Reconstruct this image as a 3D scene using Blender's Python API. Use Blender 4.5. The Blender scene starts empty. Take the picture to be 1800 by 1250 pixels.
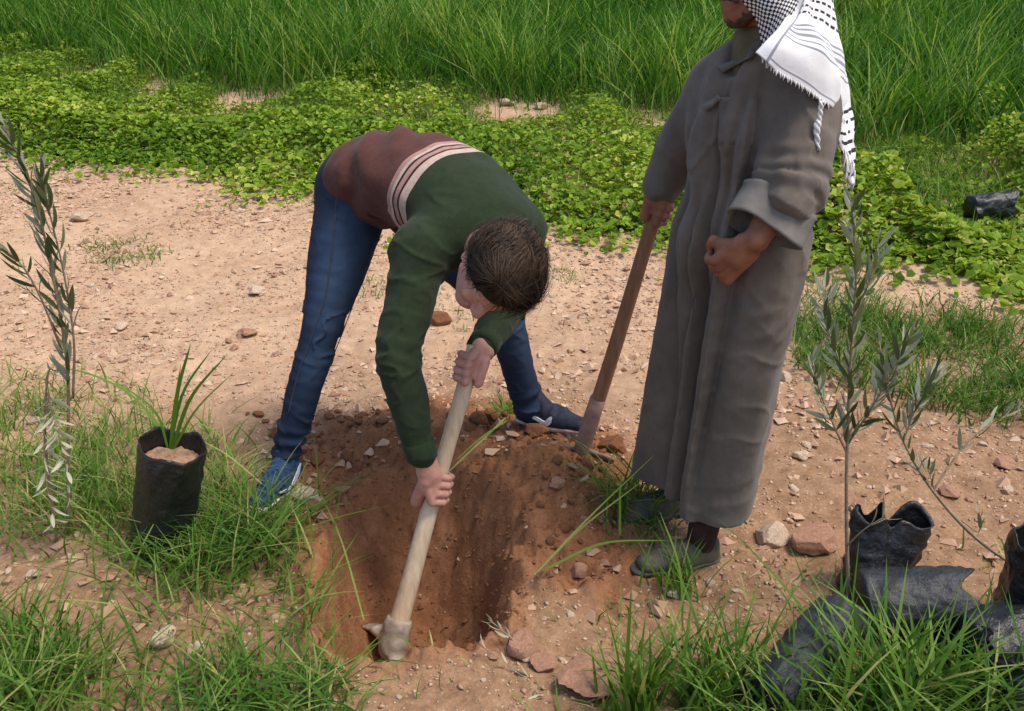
import bpy, math, random
import numpy as np
from mathutils import Vector, Matrix

random.seed(7)
RNG = np.random.default_rng(11)
scene = bpy.context.scene
C = scene.collection

# ---------------------------------------------------------------- camera, sky, sun, exposure
CAM_H, PITCH, FOC = 1.6, math.radians(22.0), 1650.0
cam_data = bpy.data.cameras.new('camera')
cam = bpy.data.objects.new('camera', cam_data)
C.objects.link(cam)
cam.location = (0, 0, CAM_H)
cam.rotation_euler = (math.radians(90) - PITCH, 0, 0)
cam_data.sensor_width = 36.0
cam_data.lens = FOC / 1800.0 * 36.0
cam_data.clip_start, cam_data.clip_end = 0.05, 2000.0
scene.camera = cam

SUN = Vector((0.40, -0.16, 0.90)).normalized()           # direction towards the sun
world = bpy.data.worlds.new('World')
scene.world = world
world.use_nodes = True
wn = world.node_tree
bg = wn.nodes['Background']
sky = wn.nodes.new('ShaderNodeTexSky')
sky.sky_type = 'NISHITA'
sky.sun_disc = False
sky.sun_elevation = math.asin(SUN.z)
sky.sun_rotation = math.atan2(SUN.x, SUN.y)
sky.air_density, sky.dust_density, sky.ozone_density = 1.0, 2.5, 1.0
wn.links.new(sky.outputs[0], bg.inputs[0])
bg.inputs[1].default_value = 0.15
sun_data = bpy.data.lights.new('sun', 'SUN')
sun_data.energy = 2.0
sun_data.angle = math.radians(20.0)
sun_data.color = (1.0, 0.93, 0.82)
sun = bpy.data.objects.new('sun', sun_data)
C.objects.link(sun)
sun.rotation_euler = (-SUN).to_track_quat('-Z', 'Y').to_euler()
sun.location = (2, -1, 8)
scene.view_settings.view_transform = 'Standard'
scene.view_settings.look = 'None'
scene.view_settings.exposure = 0.66
scene.view_settings.gamma = 1.0
scene.view_settings.use_curve_mapping = False
scene.cycles.max_bounces = 6
scene.cycles.use_denoising = True

# ---------------------------------------------------------------- measuring helpers
CS, SN = math.cos(PITCH), math.sin(PITCH)

def W(px, py, D):
    """World point seen at photo pixel (px, py) at ground distance D from the viewer."""
    a, b = (px - 900) / FOC, (625 - py) / FOC
    d = D / (CS + b * SN)
    return np.array([a * d, D, CAM_H + d * (-SN + b * CS)])

def hash2(ix, iy, seed):
    h = (ix.astype(np.int64) * 374761393 + iy.astype(np.int64) * 668265263 + seed * 974711) & 0xffffffff
    h = ((h ^ (h >> 13)) * 1274126177) & 0xffffffff
    h = h ^ (h >> 16)
    return (h & 0xffff) / 65535.0

def vnoise(x, y, seed=0):
    x, y = np.asarray(x, float), np.asarray(y, float)
    ix, iy = np.floor(x), np.floor(y)
    fx, fy = x - ix, y - iy
    fx, fy = fx * fx * (3 - 2 * fx), fy * fy * (3 - 2 * fy)
    a, b = hash2(ix, iy, seed), hash2(ix + 1, iy, seed)
    c, d = hash2(ix, iy + 1, seed), hash2(ix + 1, iy + 1, seed)
    return (a * (1 - fx) + b * fx) * (1 - fy) + (c * (1 - fx) + d * fx) * fy - 0.5

def fbm(x, y, f, n, seed=0, gain=0.5):
    s, a = 0.0, 1.0
    for i in range(n):
        s = s + a * vnoise(x * f, y * f, seed + i * 17)
        f, a = f * 2.03, a * gain
    return s

def sstep(a, b, x):
    t = np.clip((x - a) / (b - a), 0, 1)
    return t * t * (3 - 2 * t)

def noise3(X, Y, Z, f, seed=0):
    z = Z * f
    iz = np.floor(z)
    t = z - iz
    t = t * t * (3 - 2 * t)
    a = vnoise(X * f + iz * 17.37, Y * f + iz * 9.71, seed)
    b = vnoise(X * f + (iz + 1) * 17.37, Y * f + (iz + 1) * 9.71, seed)
    return a * (1 - t) + b * t

# hole, spoil and slope of the ground
HX, HY = -0.28, 2.40

def h_base(x, y):
    z = 0.045 * fbm(x, y, 0.9, 3, 3) * sstep(0.2, 1.5, y)
    t = np.maximum(y - 3.6, 0)
    t = np.minimum(t, 24 + 0.15 * (t - 24).clip(0))
    z = z + 0.10 * (np.sqrt(t * t + 0.36) - 0.6)
    return z

def hole_r(x, y):
    wob = 0.13 * fbm(x, y, 5.0, 2, 41)
    ay = np.where(y > HY, 0.60, 0.45)
    ax = 0.31 - 0.10 * sstep(HY, HY + 0.6, y)
    return (np.abs((x - HX) / ax) ** 2.8 + np.abs((y - HY) / ay) ** 2.8) ** (1 / 2.8) + wob

def dug_mask(x, y):
    r = np.sqrt(((x + 0.20) / 0.74) ** 2 + ((y - 2.72) / 0.72) ** 2) + 0.45 * fbm(x, y, 3.5, 3, 77)
    m = 1 - sstep(0.70, 1.12, r)
    m2 = 1 - sstep(0.95, 1.25, hole_r(x, y))
    return np.maximum(m, m2)

def height(x, y):
    x, y = np.asarray(x, float), np.asarray(y, float)
    z = h_base(x, y)
    dm = dug_mask(x, y)
    z = z + 0.12 * np.exp(-(((x - 0.10) / 0.20) ** 2 + ((y - 2.76) / 0.26) ** 2))
    z = z + 0.065 * np.exp(-(((x + 0.30) / 0.22) ** 2 + ((y - 3.15) / 0.12) ** 2))
    z = z + 0.03 * np.exp(-(((x + 0.62) / 0.12) ** 2 + ((y - 2.55) / 0.3) ** 2))
    r = hole_r(x, y)
    ang = np.arctan2((y - HY) / 0.5, (x - HX) / 0.3)
    inner = 0.42 - 0.30 * sstep(-0.1, 0.9, np.sin(ang)) + 0.28 * sstep(0.1, 0.95, -np.sin(ang))
    z = z - 0.38 * (1 - sstep(inner, 1.06, r))
    wall = sstep(0.25, 0.6, r) * (1 - sstep(1.0, 1.25, r))
    z = z + wall * (0.050 * fbm(x, y, 9.0, 3, 61) + 0.040 * np.abs(fbm(x, y, 24.0, 3, 63)))
    fade = np.exp(-np.maximum(y - 3.0, 0) / 6.0)
    z = z + (0.016 * fbm(x, y, 8.0, 3, 5) + 0.013 * np.abs(fbm(x, y, 24.0, 2, 9))) * fade
    z = z + (0.030 * np.abs(fbm(x, y, 5.5, 3, 15)) - 0.012 + 0.012 * np.maximum(fbm(x, y, 17.0, 2, 16), 0)) * fade * sstep(1.2, 2.2, y)
    z = z + dm * (0.062 * np.abs(fbm(x, y, 9.0, 3, 21, 0.6)) + 0.030 * np.abs(fbm(x, y, 27.0, 2, 23)))
    return z

def G(px, py, hf=h_base):
    """Ground point under photo pixel (px, py)."""
    a, b = (px - 900) / FOC, (625 - py) / FOC
    z = 0.0
    for _ in range(60):
        k = (-SN + b * CS)
        d = (z - CAM_H) / min(k, -0.02)
        x, y = a * d, d * (CS + b * SN)
        z = 0.6 * z + 0.4 * float(hf(x, y))
    return np.array([x, y, float(hf(x, y))])

def on_ground(px, py):
    p = G(px, py)
    return np.array([p[0], p[1], float(height(p[0], p[1]))])

# ---------------------------------------------------------------- mesh helpers
def nrm(v):
    v = np.asarray(v, float)
    return v / np.linalg.norm(v)

def new_mesh(name, verts, faces, mats=(), smooth=True, attrs=None, face_mat=None):
    """faces: one (M,k) array or a list of them."""
    if isinstance(faces, np.ndarray):
        faces = [faces]
    faces = [np.asarray(f, np.int32) for f in faces if len(f)]
    verts = np.asarray(verts, np.float32)
    me = bpy.data.meshes.new(name)
    me.vertices.add(len(verts))
    me.vertices.foreach_set('co', verts.ravel())
    nl = sum(f.size for f in faces)
    npoly = sum(len(f) for f in faces)
    me.loops.add(nl)
    me.polygons.add(npoly)
    me.loops.foreach_set('vertex_index', np.concatenate([f.ravel() for f in faces]))
    tot = np.concatenate([np.full(len(f), f.shape[1], np.int32) for f in faces])
    start = np.concatenate([[0], np.cumsum(tot)[:-1]]).astype(np.int32)
    me.polygons.foreach_set('loop_start', start)
    me.polygons.foreach_set('use_smooth', np.full(npoly, smooth, bool))
    for m in mats:
        me.materials.append(m)
    if face_mat is not None:
        me.polygons.foreach_set('material_index', np.asarray(face_mat, np.int32))
    me.update(calc_edges=True)
    for k, v in (attrs or {}).items():
        at = me.attributes.new(k, 'FLOAT', 'POINT')
        at.data.foreach_set('value', np.asarray(v, np.float32))
    me.validate()
    return me

def obj(name, me, parent=None, loc=(0, 0, 0)):
    o = bpy.data.objects.new(name, me)
    C.objects.link(o)
    if parent is not None:
        o.parent = parent
    o.location = loc
    return o

def tag(o, label=None, cat=None, group=None, kind=None):
    if label: o['label'] = label
    if cat: o['category'] = cat
    if group: o['group'] = group
    if kind: o['kind'] = kind
    return o

def thing(name, loc, label, cat, group=None):
    o = bpy.data.objects.new(name, None)
    o.empty_display_size = 0.1
    C.objects.link(o)
    o.location = [float(v) for v in loc]
    return tag(o, label, cat, group)

def part(name, verts, faces, mat, root, **kw):
    """A child mesh given in world coordinates."""
    v = np.asarray(verts, float) - np.array(root.location[:])
    return obj(name, new_mesh(name, v, faces, [mat] if not isinstance(mat, (list, tuple)) else mat, **kw), root)

class MB:
    """Collects shapes for one mesh."""
    def __init__(s): s.v, s.f, s.n = [], {}, 0
    def add(s, v, f):
        v, f = np.asarray(v, float), np.asarray(f, np.int64)
        s.v.append(v)
        s.f.setdefault(f.shape[1], []).append(f + s.n)
        s.n += len(v)
    def out(s):
        return np.concatenate(s.v), [np.concatenate(x) for x in s.f.values()]

def frame_of(t, ref=(0, 0, 1)):
    t = nrm(t)
    r = np.asarray(ref, float)
    if abs(np.dot(t, nrm(r))) > 0.97:
        r = np.array([1.0, 0, 0])
    s = nrm(np.cross(r, t))
    return s, np.cross(t, s)

def tube(pts, rads, n=8, cap=True):
    pts = np.asarray(pts, float)
    k = len(pts)
    rads = np.broadcast_to(np.asarray(rads, float), (k,))
    tan = np.gradient(pts, axis=0)
    s0, _ = frame_of(tan[0])
    vs = []
    ang = np.linspace(0, 2 * np.pi, n, endpoint=False)
    for i in range(k):
        t = nrm(tan[i])
        s0 = nrm(s0 - t * np.dot(s0, t))
        b = np.cross(t, s0)
        vs.append(pts[i] + rads[i] * (np.cos(ang)[:, None] * s0 + np.sin(ang)[:, None] * b))
    v = np.concatenate(vs)
    f = []
    for i in range(k - 1):
        for j in range(n):
            j2 = (j + 1) % n
            f.append((i * n + j, i * n + j2, (i + 1) * n + j2, (i + 1) * n + j))
    if cap:
        v = np.concatenate([v, pts[:1], pts[-1:]])
        a, b = k * n, k * n + 1
        for j in range(n):
            j2 = (j + 1) % n
            f.append((j2, j, a, a))
            f.append(((k - 1) * n + j, (k - 1) * n + j2, b, b))
    f = np.array(f)
    return v, f

def split_deg(f):
    """Quads with a doubled corner become triangles."""
    f = np.asarray(f)
    d = f[:, 2] == f[:, 3]
    return [x for x in (f[~d], f[d][:, :3]) if len(x)]

def add_tube(mb, pts, rads, n=8):
    v, f = tube(pts, rads, n)
    base = mb.n
    mb.v.append(v)
    for g in split_deg(f):
        mb.f.setdefault(g.shape[1], []).append(g + base)
    mb.n += len(v)

def spline(pts, n):
    """Catmull-Rom through pts, n samples."""
    p = np.asarray(pts, float)
    k = len(p)
    if k == 2:
        return p[0] + (p[1] - p[0]) * np.linspace(0, 1, n)[:, None]
    q = np.concatenate([[2 * p[0] - p[1]], p, [2 * p[-1] - p[-2]]])
    t = np.linspace(0, k - 1 - 1e-9, n)
    i = np.floor(t).astype(int)
    u = (t - i)[:, None]
    a, b, c, d = q[i], q[i + 1], q[i + 2], q[i + 3]
    return 0.5 * (2 * b + (c - a) * u + (2 * a - 5 * b + 4 * c - d) * u ** 2 + (3 * b - a - 3 * c + d) * u ** 3)

# ---------------------------------------------------------------- solid shapes grown from distance fields
def smin(a, b, k):
    if k <= 0:
        return np.minimum(a, b)
    h = np.maximum(k - np.abs(a - b), 0) / k
    return np.minimum(a, b) - h * h * k * 0.25

class Field:
    def __init__(s, lo, hi, h):
        s.lo, s.h = np.asarray(lo, float), h
        s.n = np.ceil((np.asarray(hi, float) - s.lo) / h).astype(int) + 1
        s.ax = [(s.lo[i] + h * np.arange(s.n[i])).astype(np.float32) for i in range(3)]
        s.f = np.full(s.n, 1.0, np.float32)
    def _sub(s, lo, hi):
        i0 = np.clip(np.floor((np.asarray(lo) - s.lo) / s.h).astype(int), 0, s.n)
        i1 = np.clip(np.ceil((np.asarray(hi) - s.lo) / s.h).astype(int) + 1, 0, s.n)
        return tuple(slice(a, b) for a, b in zip(i0, i1))
    def _put(s, lo, hi, fn, k, op='u'):
        sl = s._sub(lo, hi)
        if min(x.stop - x.start for x in sl) <= 0:
            return
        X, Y, Z = s.ax[0][sl[0]][:, None, None], s.ax[1][sl[1]][None, :, None], s.ax[2][sl[2]][None, None, :]
        d = fn(X, Y, Z).astype(np.float32)
        if op == 'u':
            s.f[sl] = smin(s.f[sl], d, k)
        else:
            s.f[sl] = -smin(-s.f[sl], d, k)
    def cap(s, p0, r0, p1, r1, k=0.02, op='u'):
        p0, p1 = np.asarray(p0, float), np.asarray(p1, float)
        pad = max(r0, r1) + 0.03 + k
        v = p1 - p0
        L = max(np.dot(v, v), 1e-9)
        def fn(X, Y, Z):
            x, y, z = X - p0[0], Y - p0[1], Z - p0[2]
            t = np.clip((x * v[0] + y * v[1] + z * v[2]) / L, 0, 1)
            d = np.sqrt((x - t * v[0]) ** 2 + (y - t * v[1]) ** 2 + (z - t * v[2]) ** 2)
            return d - (r0 + (r1 - r0) * t)
        s._put(np.minimum(p0, p1) - pad, np.maximum(p0, p1) + pad, fn, k, op)
    def chain(s, pts, rads, k=0.02, sub=5):
        """Tapering limb along a smooth line through pts, joined to the rest with blend k."""
        pts, rads = np.asarray(pts, float), np.asarray(rads, float)
        if sub > 1 and len(pts) > 2:
            n_ = (len(pts) - 1) * sub + 1
            q = spline(np.concatenate([pts, rads[:, None]], 1), n_)
            lin = np.stack([np.interp(np.linspace(0, len(pts) - 1, n_), np.arange(len(pts)), pts[:, i]) for i in range(3)], 1)
            pts, rads = 0.5 * q[:, :3] + 0.5 * lin, np.maximum(q[:, 3], rads.min() * 0.9)
        pad = rads.max() + 0.03 + k
        def fn(X, Y, Z):
            best = None
            for i in range(len(pts) - 1):
                p0, v = pts[i], pts[i + 1] - pts[i]
                L = max(np.dot(v, v), 1e-9)
                x, y, z = X - p0[0], Y - p0[1], Z - p0[2]
                t = np.clip((x * v[0] + y * v[1] + z * v[2]) / L, 0, 1)
                d = np.sqrt((x - t * v[0]) ** 2 + (y - t * v[1]) ** 2 + (z - t * v[2]) ** 2) - (rads[i] + (rads[i + 1] - rads[i]) * t)
                best = d if best is None else smin(best, d, 0.004)
            return best
        s._put(pts.min(0) - pad, pts.max(0) + pad, fn, k)
    def ecap(s, p0, ab0, p1, ab1, side, k=0.03, op='u', endc=None):
        """Elliptic tapering capsule: ab = (half width along side, half depth)."""
        p0, p1 = np.asarray(p0, float), np.asarray(p1, float)
        v = p1 - p0
        L2 = max(np.dot(v, v), 1e-9)
        t_ = nrm(v)
        sd = np.asarray(side, float)
        sd = nrm(sd - t_ * np.dot(sd, t_))
        nn = np.cross(t_, sd)
        m = max(ab0 + ab1)
        pad = m + 0.03 + k
        def fn(X, Y, Z):
            x, y, z = X - p0[0], Y - p0[1], Z - p0[2]
            t = np.clip((x * v[0] + y * v[1] + z * v[2]) / L2, 0, 1)
            x, y, z = x - t * v[0], y - t * v[1], z - t * v[2]
            a, b = ab0[0] + (ab1[0] - ab0[0]) * t, ab0[1] + (ab1[1] - ab0[1]) * t
            c = np.minimum(a, b) if endc is None else endc
            qs = x * sd[0] + y * sd[1] + z * sd[2]
            qn = x * nn[0] + y * nn[1] + z * nn[2]
            qa = x * t_[0] + y * t_[1] + z * t_[2]
            k0 = np.sqrt((qs / a) ** 2 + (qn / b) ** 2 + (qa / c) ** 2) + 1e-6
            k1 = np.sqrt((qs / a ** 2) ** 2 + (qn / b ** 2) ** 2 + (qa / c ** 2) ** 2) + 1e-6
            return k0 * (k0 - 1) / k1
        s._put(np.minimum(p0, p1) - pad, np.maximum(p0, p1) + pad, fn, k, op)
    def echain(s, pts, ab, sides, k=0.04, n=11):
        """Elliptic trunk along a smooth line through pts."""
        q = spline(np.concatenate([np.asarray(pts), np.asarray(ab), np.asarray(sides)], 1), n)
        for i in range(n - 1):
            s.ecap(q[i, :3], tuple(q[i, 3:5]), q[i + 1, :3], tuple(q[i + 1, 3:5]), q[i, 5:8], k if i == 0 else 0.012)
    def ell(s, c, r, axes, k=0.02, op='u'):
        c = np.asarray(c, float)
        A = np.asarray(axes, float)
        pad = max(r) + 0.03 + k
        def fn(X, Y, Z):
            x, y, z = X - c[0], Y - c[1], Z - c[2]
            q = [(x * A[i][0] + y * A[i][1] + z * A[i][2]) for i in range(3)]
            k0 = np.sqrt(sum((q[i] / r[i]) ** 2 for i in range(3))) + 1e-6
            k1 = np.sqrt(sum((q[i] / r[i] ** 2) ** 2 for i in range(3))) + 1e-6
            return k0 * (k0 - 1) / k1
        s._put(c - pad, c + pad, fn, k, op)
    def plane(s, p, n, k=0.004):
        """Cut away everything on the side n points to."""
        p, n = np.asarray(p, float), nrm(n)
        X, Y, Z = s.ax[0][:, None, None], s.ax[1][None, :, None], s.ax[2][None, None, :]
        d = ((X - p[0]) * n[0] + (Y - p[1]) * n[1] + (Z - p[2]) * n[2]).astype(np.float32)
        s.f = np.maximum(s.f, d)
    def displace(s, fn, band=0.03):
        i = np.argwhere(np.abs(s.f) < band)
        X, Y, Z = s.ax[0][i[:, 0]].astype(float), s.ax[1][i[:, 1]].astype(float), s.ax[2][i[:, 2]].astype(float)
        s.f[i[:, 0], i[:, 1], i[:, 2]] += fn(X, Y, Z).astype(np.float32)
    def mesh(s):
        f = s.f
        neg = f < 0
        n = s.n
        cnt = np.zeros(n - 1, np.int8)
        corners = [(i, j, k) for i in (0, 1) for j in (0, 1) for k in (0, 1)]
        for (i, j, k) in corners:
            cnt += neg[i:n[0] - 1 + i, j:n[1] - 1 + j, k:n[2] - 1 + k]
        act = (cnt > 0) & (cnt < 8)
        idx = np.argwhere(act)
        ids = np.full(n - 1, -1, np.int32)
        ids[act] = np.arange(len(idx))
        val = {c: f[idx[:, 0] + c[0], idx[:, 1] + c[1], idx[:, 2] + c[2]] for c in corners}
        acc = np.zeros((len(idx), 3)); num = np.zeros(len(idx))
        for a in corners:
            for ax in range(3):
                if a[ax] == 0:
                    b = tuple(1 if q == ax else a[q] for q in range(3))
                    fa, fb = val[a], val[b]
                    m = (fa < 0) != (fb < 0)
                    t = np.where(m, fa / np.where(m, fa - fb, 1), 0)
                    p = np.tile(np.array(a, float), (len(idx), 1))
                    p[:, ax] += t
                    acc[m] += p[m]; num[m] += 1
        v = s.lo + s.h * (idx + acc / num[:, None])
        faces = []
        for ax in range(3):
            u, w = (ax + 1) % 3, (ax + 2) % 3
            sl0 = [slice(1, -1)] * 3; sl1 = [slice(1, -1)] * 3
            sl0[ax], sl1[ax] = slice(0, -1), slice(1, None)
            A, B = neg[tuple(sl0)], neg[tuple(sl1)]
            e = np.argwhere(A != B)
            off = np.array([1, 1, 1]); off[ax] = 0
            flip = A[e[:, 0], e[:, 1], e[:, 2]]
            g = e + off
            du, dw = np.zeros(3, int), np.zeros(3, int)
            du[u], dw[w] = 1, 1
            q = [g - du - dw, g - dw, g, g - du]
            fq = np.stack([ids[c[:, 0], c[:, 1], c[:, 2]] for c in q], 1)
            fq[~flip] = fq[~flip][:, ::-1]
            faces.append(fq)
        F = np.concatenate(faces)
        return v, F[(F >= 0).all(1)]

# ---------------------------------------------------------------- materials
def mat_new(name):
    m = bpy.data.materials.new(name)
    m.use_nodes = True
    nt = m.node_tree
    b = nt.nodes['Principled BSDF']
    b.inputs['Specular IOR Level'].default_value = 0.25
    return m, nt, b

def ramp(nt, stops, interp='LINEAR'):
    r = nt.nodes.new('ShaderNodeValToRGB')
    r.color_ramp.interpolation = interp
    e = r.color_ramp.elements
    while len(e) < len(stops):
        e.new(0.5)
    for i, (p, c) in enumerate(stops):
        e[i].position = p
        e[i].color = (c[0], c[1], c[2], 1)
    return r

def noise(nt, scale, detail=4, rough=0.6, vec=None):
    n = nt.nodes.new('ShaderNodeTexNoise')
    n.inputs['Scale'].default_value = scale
    n.inputs['Detail'].default_value = detail
    n.inputs['Roughness'].default_value = rough
    if vec is not None:
        nt.links.new(vec, n.inputs['Vector'])
    return n

def mix(nt, f, a, b, mode='MIX'):
    m = nt.nodes.new('ShaderNodeMix')
    m.data_type = 'RGBA'
    m.blend_type = mode
    for i, v in ((0, f), (6, a), (7, b)):
        if hasattr(v, 'is_linked'):
            nt.links.new(v, m.inputs[i])
        elif i == 0:
            m.inputs[0].default_value = v
        else:
            m.inputs[i].default_value = (v[0], v[1], v[2], 1)
    return m.outputs[2]

def bump(nt, b, h, strength=0.4, dist=0.01, prev=None):
    n = nt.nodes.new('ShaderNodeBump')
    n.inputs['Strength'].default_value = strength
    n.inputs['Distance'].default_value = dist
    nt.links.new(h, n.inputs['Height'])
    if prev is not None:
        nt.links.new(prev, n.inputs['Normal'])
    nt.links.new(n.outputs[0], b.inputs['Normal'])
    return n.outputs[0]

def attr(nt, name):
    a = nt.nodes.new('ShaderNodeAttribute')
    a.attribute_name = name
    return a.outputs['Fac']

def objco(nt, scale=(1, 1, 1)):
    t = nt.nodes.new('ShaderNodeTexCoord')
    mp = nt.nodes.new('ShaderNodeMapping')
    mp.inputs['Scale'].default_value = scale
    nt.links.new(t.outputs['Object'], mp.inputs['Vector'])
    return mp.outputs[0]

def mat_simple(name, c1, c2, scale=20, rough=0.85, bscale=None, bstr=0.3, bdist=0.004, spec=0.2, stretch=(1, 1, 1), detail=5):
    m, nt, b = mat_new(name)
    v = objco(nt, stretch)
    n = noise(nt, scale, detail, 0.65, v)
    r = ramp(nt, [(0.3, c1), (0.72, c2)])
    nt.links.new(n.outputs[0], r.inputs[0])
    nt.links.new(r.outputs[0], b.inputs['Base Color'])
    b.inputs['Roughness'].default_value = rough
    b.inputs['Specular IOR Level'].default_value = spec
    if bscale:
        n2 = noise(nt, bscale, 5, 0.6, v)
        bump(nt, b, n2.outputs[0], bstr, bdist)
    return m

def mat_leafy(name, stops, trans=0.35, rough=0.5, back=None, spec=0.3):
    """Foliage: colour from the 'rnd' attribute, light passes through."""
    m, nt, b = mat_new(name)
    r = ramp(nt, stops)
    nt.links.new(attr(nt, 'rnd'), r.inputs[0])
    col = r.outputs[0]
    if back:
        g = nt.nodes.new('ShaderNodeNewGeometry')
        col = mix(nt, g.outputs['Backfacing'], col, back)
    nt.links.new(col, b.inputs['Base Color'])
    b.inputs['Roughness'].default_value = rough
    b.inputs['Specular IOR Level'].default_value = spec
    t = nt.nodes.new('ShaderNodeBsdfTranslucent')
    tc = mix(nt, 1.0, col, (1.15, 1.1, 0.5), 'MULTIPLY')
    nt.links.new(tc, t.inputs['Color'])
    ms = nt.nodes.new('ShaderNodeMixShader')
    ms.inputs[0].default_value = trans
    nt.links.new(b.outputs[0], ms.inputs[1])
    nt.links.new(t.outputs[0], ms.inputs[2])
    nt.links.new(ms.outputs[0], nt.nodes['Material Output'].inputs['Surface'])
    return m

# ground: pale stony loam, red dug earth
m_ground, nt, b = mat_new('stony_loam')
pos = objco(nt)
n1 = noise(nt, 1.6, 6, 0.65, pos); n2 = noise(nt, 14, 6, 0.7, pos); n3 = noise(nt, 90, 4, 0.7, pos)
sand = ramp(nt, [(0.28, (0.28, 0.165, 0.094)), (0.5, (0.46, 0.30, 0.187)), (0.72, (0.63, 0.455, 0.30))])
nt.links.new(n2.outputs[0], sand.inputs[0])
tint = ramp(nt, [(0.30, (0.35, 0.205, 0.122)), (0.68, (0.60, 0.42, 0.275))])
nt.links.new(n1.outputs[0], tint.inputs[0])
sandc = mix(nt, 0.5, sand.outputs[0], tint.outputs[0])
vor = nt.nodes.new('ShaderNodeTexVoronoi'); vor.inputs['Scale'].default_value = 55
nt.links.new(pos, vor.inputs['Vector'])
vr = ramp(nt, [(0.0, (1, 1, 1)), (0.28, (0, 0, 0))]); nt.links.new(vor.outputs['Distance'], vr.inputs[0])
vsep = nt.nodes.new('ShaderNodeSeparateColor'); nt.links.new(vor.outputs['Color'], vsep.inputs[0])
vth = nt.nodes.new('ShaderNodeMath'); vth.operation = 'GREATER_THAN'; vth.inputs[1].default_value = 0.72
nt.links.new(vsep.outputs[0], vth.inputs[0])
vm = nt.nodes.new('ShaderNodeMath'); vm.operation = 'MULTIPLY'
nt.links.new(vr.outputs[0], vm.inputs[0]); nt.links.new(vth.outputs[0], vm.inputs[1])
sandc = mix(nt, vm.outputs[0], sandc, (0.62, 0.47, 0.34))
red = ramp(nt, [(0.25, (0.125, 0.048, 0.020)), (0.52, (0.25, 0.112, 0.053)), (0.78, (0.38, 0.195, 0.10))])
nmix = mix(nt, 0.4, n2.outputs[0], n3.outputs[0])
nt.links.new(nmix, red.inputs[0])
far = ramp(nt, [(0.3, (0.05, 0.09, 0.02)), (0.7, (0.10, 0.14, 0.035))]); nt.links.new(n2.outputs[0], far.inputs[0])
loam = ramp(nt, [(0.28, (0.14, 0.073, 0.037)), (0.52, (0.285, 0.168, 0.095)), (0.75, (0.43, 0.285, 0.178))])
nt.links.new(nmix, loam.inputs[0])
loamc = mix(nt, vm.outputs[0], loam.outputs[0], (0.55, 0.41, 0.29))
sandc = mix(nt, attr(nt, 'loam'), sandc, loamc)
col = mix(nt, attr(nt, 'dug'), sandc, red.outputs[0])
col = mix(nt, attr(nt, 'green'), col, far.outputs[0])
nt.links.new(col, b.inputs['Base Color'])
b.inputs['Roughness'].default_value = 0.95
b.inputs['Specular IOR Level'].default_value = 0.1
p1 = bump(nt, b, n3.outputs[0], 0.5, 0.006)
p2 = bump(nt, b, vm.outputs[0], 0.6, 0.006, p1)
bump(nt, b, n2.outputs[0], 0.5, 0.02, p2)

m_stone = mat_simple('pale_limestone', (0.36, 0.25, 0.17), (0.60, 0.47, 0.34), 9, 0.9, 40, 0.5, 0.006)
m_redstone = mat_simple('reddish_stone', (0.25, 0.12, 0.07), (0.42, 0.24, 0.16), 9, 0.92, 40, 0.5, 0.006)
m_clod = mat_simple('dry_earth_clod', (0.16, 0.06, 0.027), (0.30, 0.135, 0.065), 14, 0.95, 50, 0.7, 0.008)

m_crop = mat_leafy('crop_grass', [(0.0, (0.016, 0.068, 0.008)), (0.45, (0.058, 0.165, 0.016)), (0.80, (0.135, 0.280, 0.036)), (1.0, (0.32, 0.40, 0.11))], 0.42, 0.6, spec=0.12)
m_grass = mat_leafy('wild_grass', [(0.0, (0.030, 0.095, 0.013)), (0.45, (0.098, 0.20, 0.024)), (0.8, (0.20, 0.29, 0.06)), (1.0, (0.42, 0.38, 0.15))], 0.35, 0.55, spec=0.15)
m_weed = mat_leafy('weed_leaves', [(0.0, (0.075, 0.155, 0.013)), (0.5, (0.195, 0.305, 0.026)), (0.9, (0.32, 0.42, 0.052)), (1.0, (0.50, 0.50, 0.12))], 0.35, 0.6, spec=0.12)
m_olive = mat_leafy('olive_leaf', [(0.0, (0.045, 0.065, 0.022)), (0.6, (0.11, 0.14, 0.055)), (1.0, (0.21, 0.24, 0.12))], 0.18, 0.5, back=(0.27, 0.29, 0.20))
m_dryleaf = mat_leafy('pale_dry_leaf', [(0.0, (0.30, 0.29, 0.17)), (1.0, (0.55, 0.52, 0.38))], 0.15, 0.6)
m_stem = mat_simple('sapling_bark', (0.17, 0.12, 0.075), (0.34, 0.26, 0.17), 60, 0.85)

m_bag = mat_simple('black_polythene', (0.006, 0.006, 0.006), (0.016, 0.016, 0.016), 14, 0.36, 45, 0.7, 0.010, 0.5)
m_bagdust = mat_simple('dusty_grey_polythene', (0.008, 0.009, 0.010), (0.032, 0.033, 0.036), 10, 0.55, 45, 0.7, 0.010, 0.5)
m_potsoil = mat_simple('potting_soil', (0.16, 0.085, 0.05), (0.42, 0.27, 0.18), 30, 0.95, 60, 0.8, 0.01)

m_wood = mat_simple('pale_wood_handle', (0.50, 0.36, 0.225), (0.70, 0.54, 0.37), 12, 0.6, 30, 0.25, 0.002, 0.3, (6, 6, 1))
m_oldwood = mat_simple('worn_brown_handle', (0.20, 0.095, 0.050), (0.34, 0.18, 0.10), 12, 0.6, 30, 0.3, 0.002, 0.3, (6, 6, 1))
m_steel = mat_simple('earth_stained_steel', (0.20, 0.15, 0.11), (0.46, 0.39, 0.32), 22, 0.6, 60, 0.5, 0.003, 0.4)
m_rust = mat_simple('rusty_pink_steel', (0.22, 0.115, 0.088), (0.36, 0.215, 0.17), 30, 0.65, 50, 0.35, 0.002, 0.4)
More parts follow.
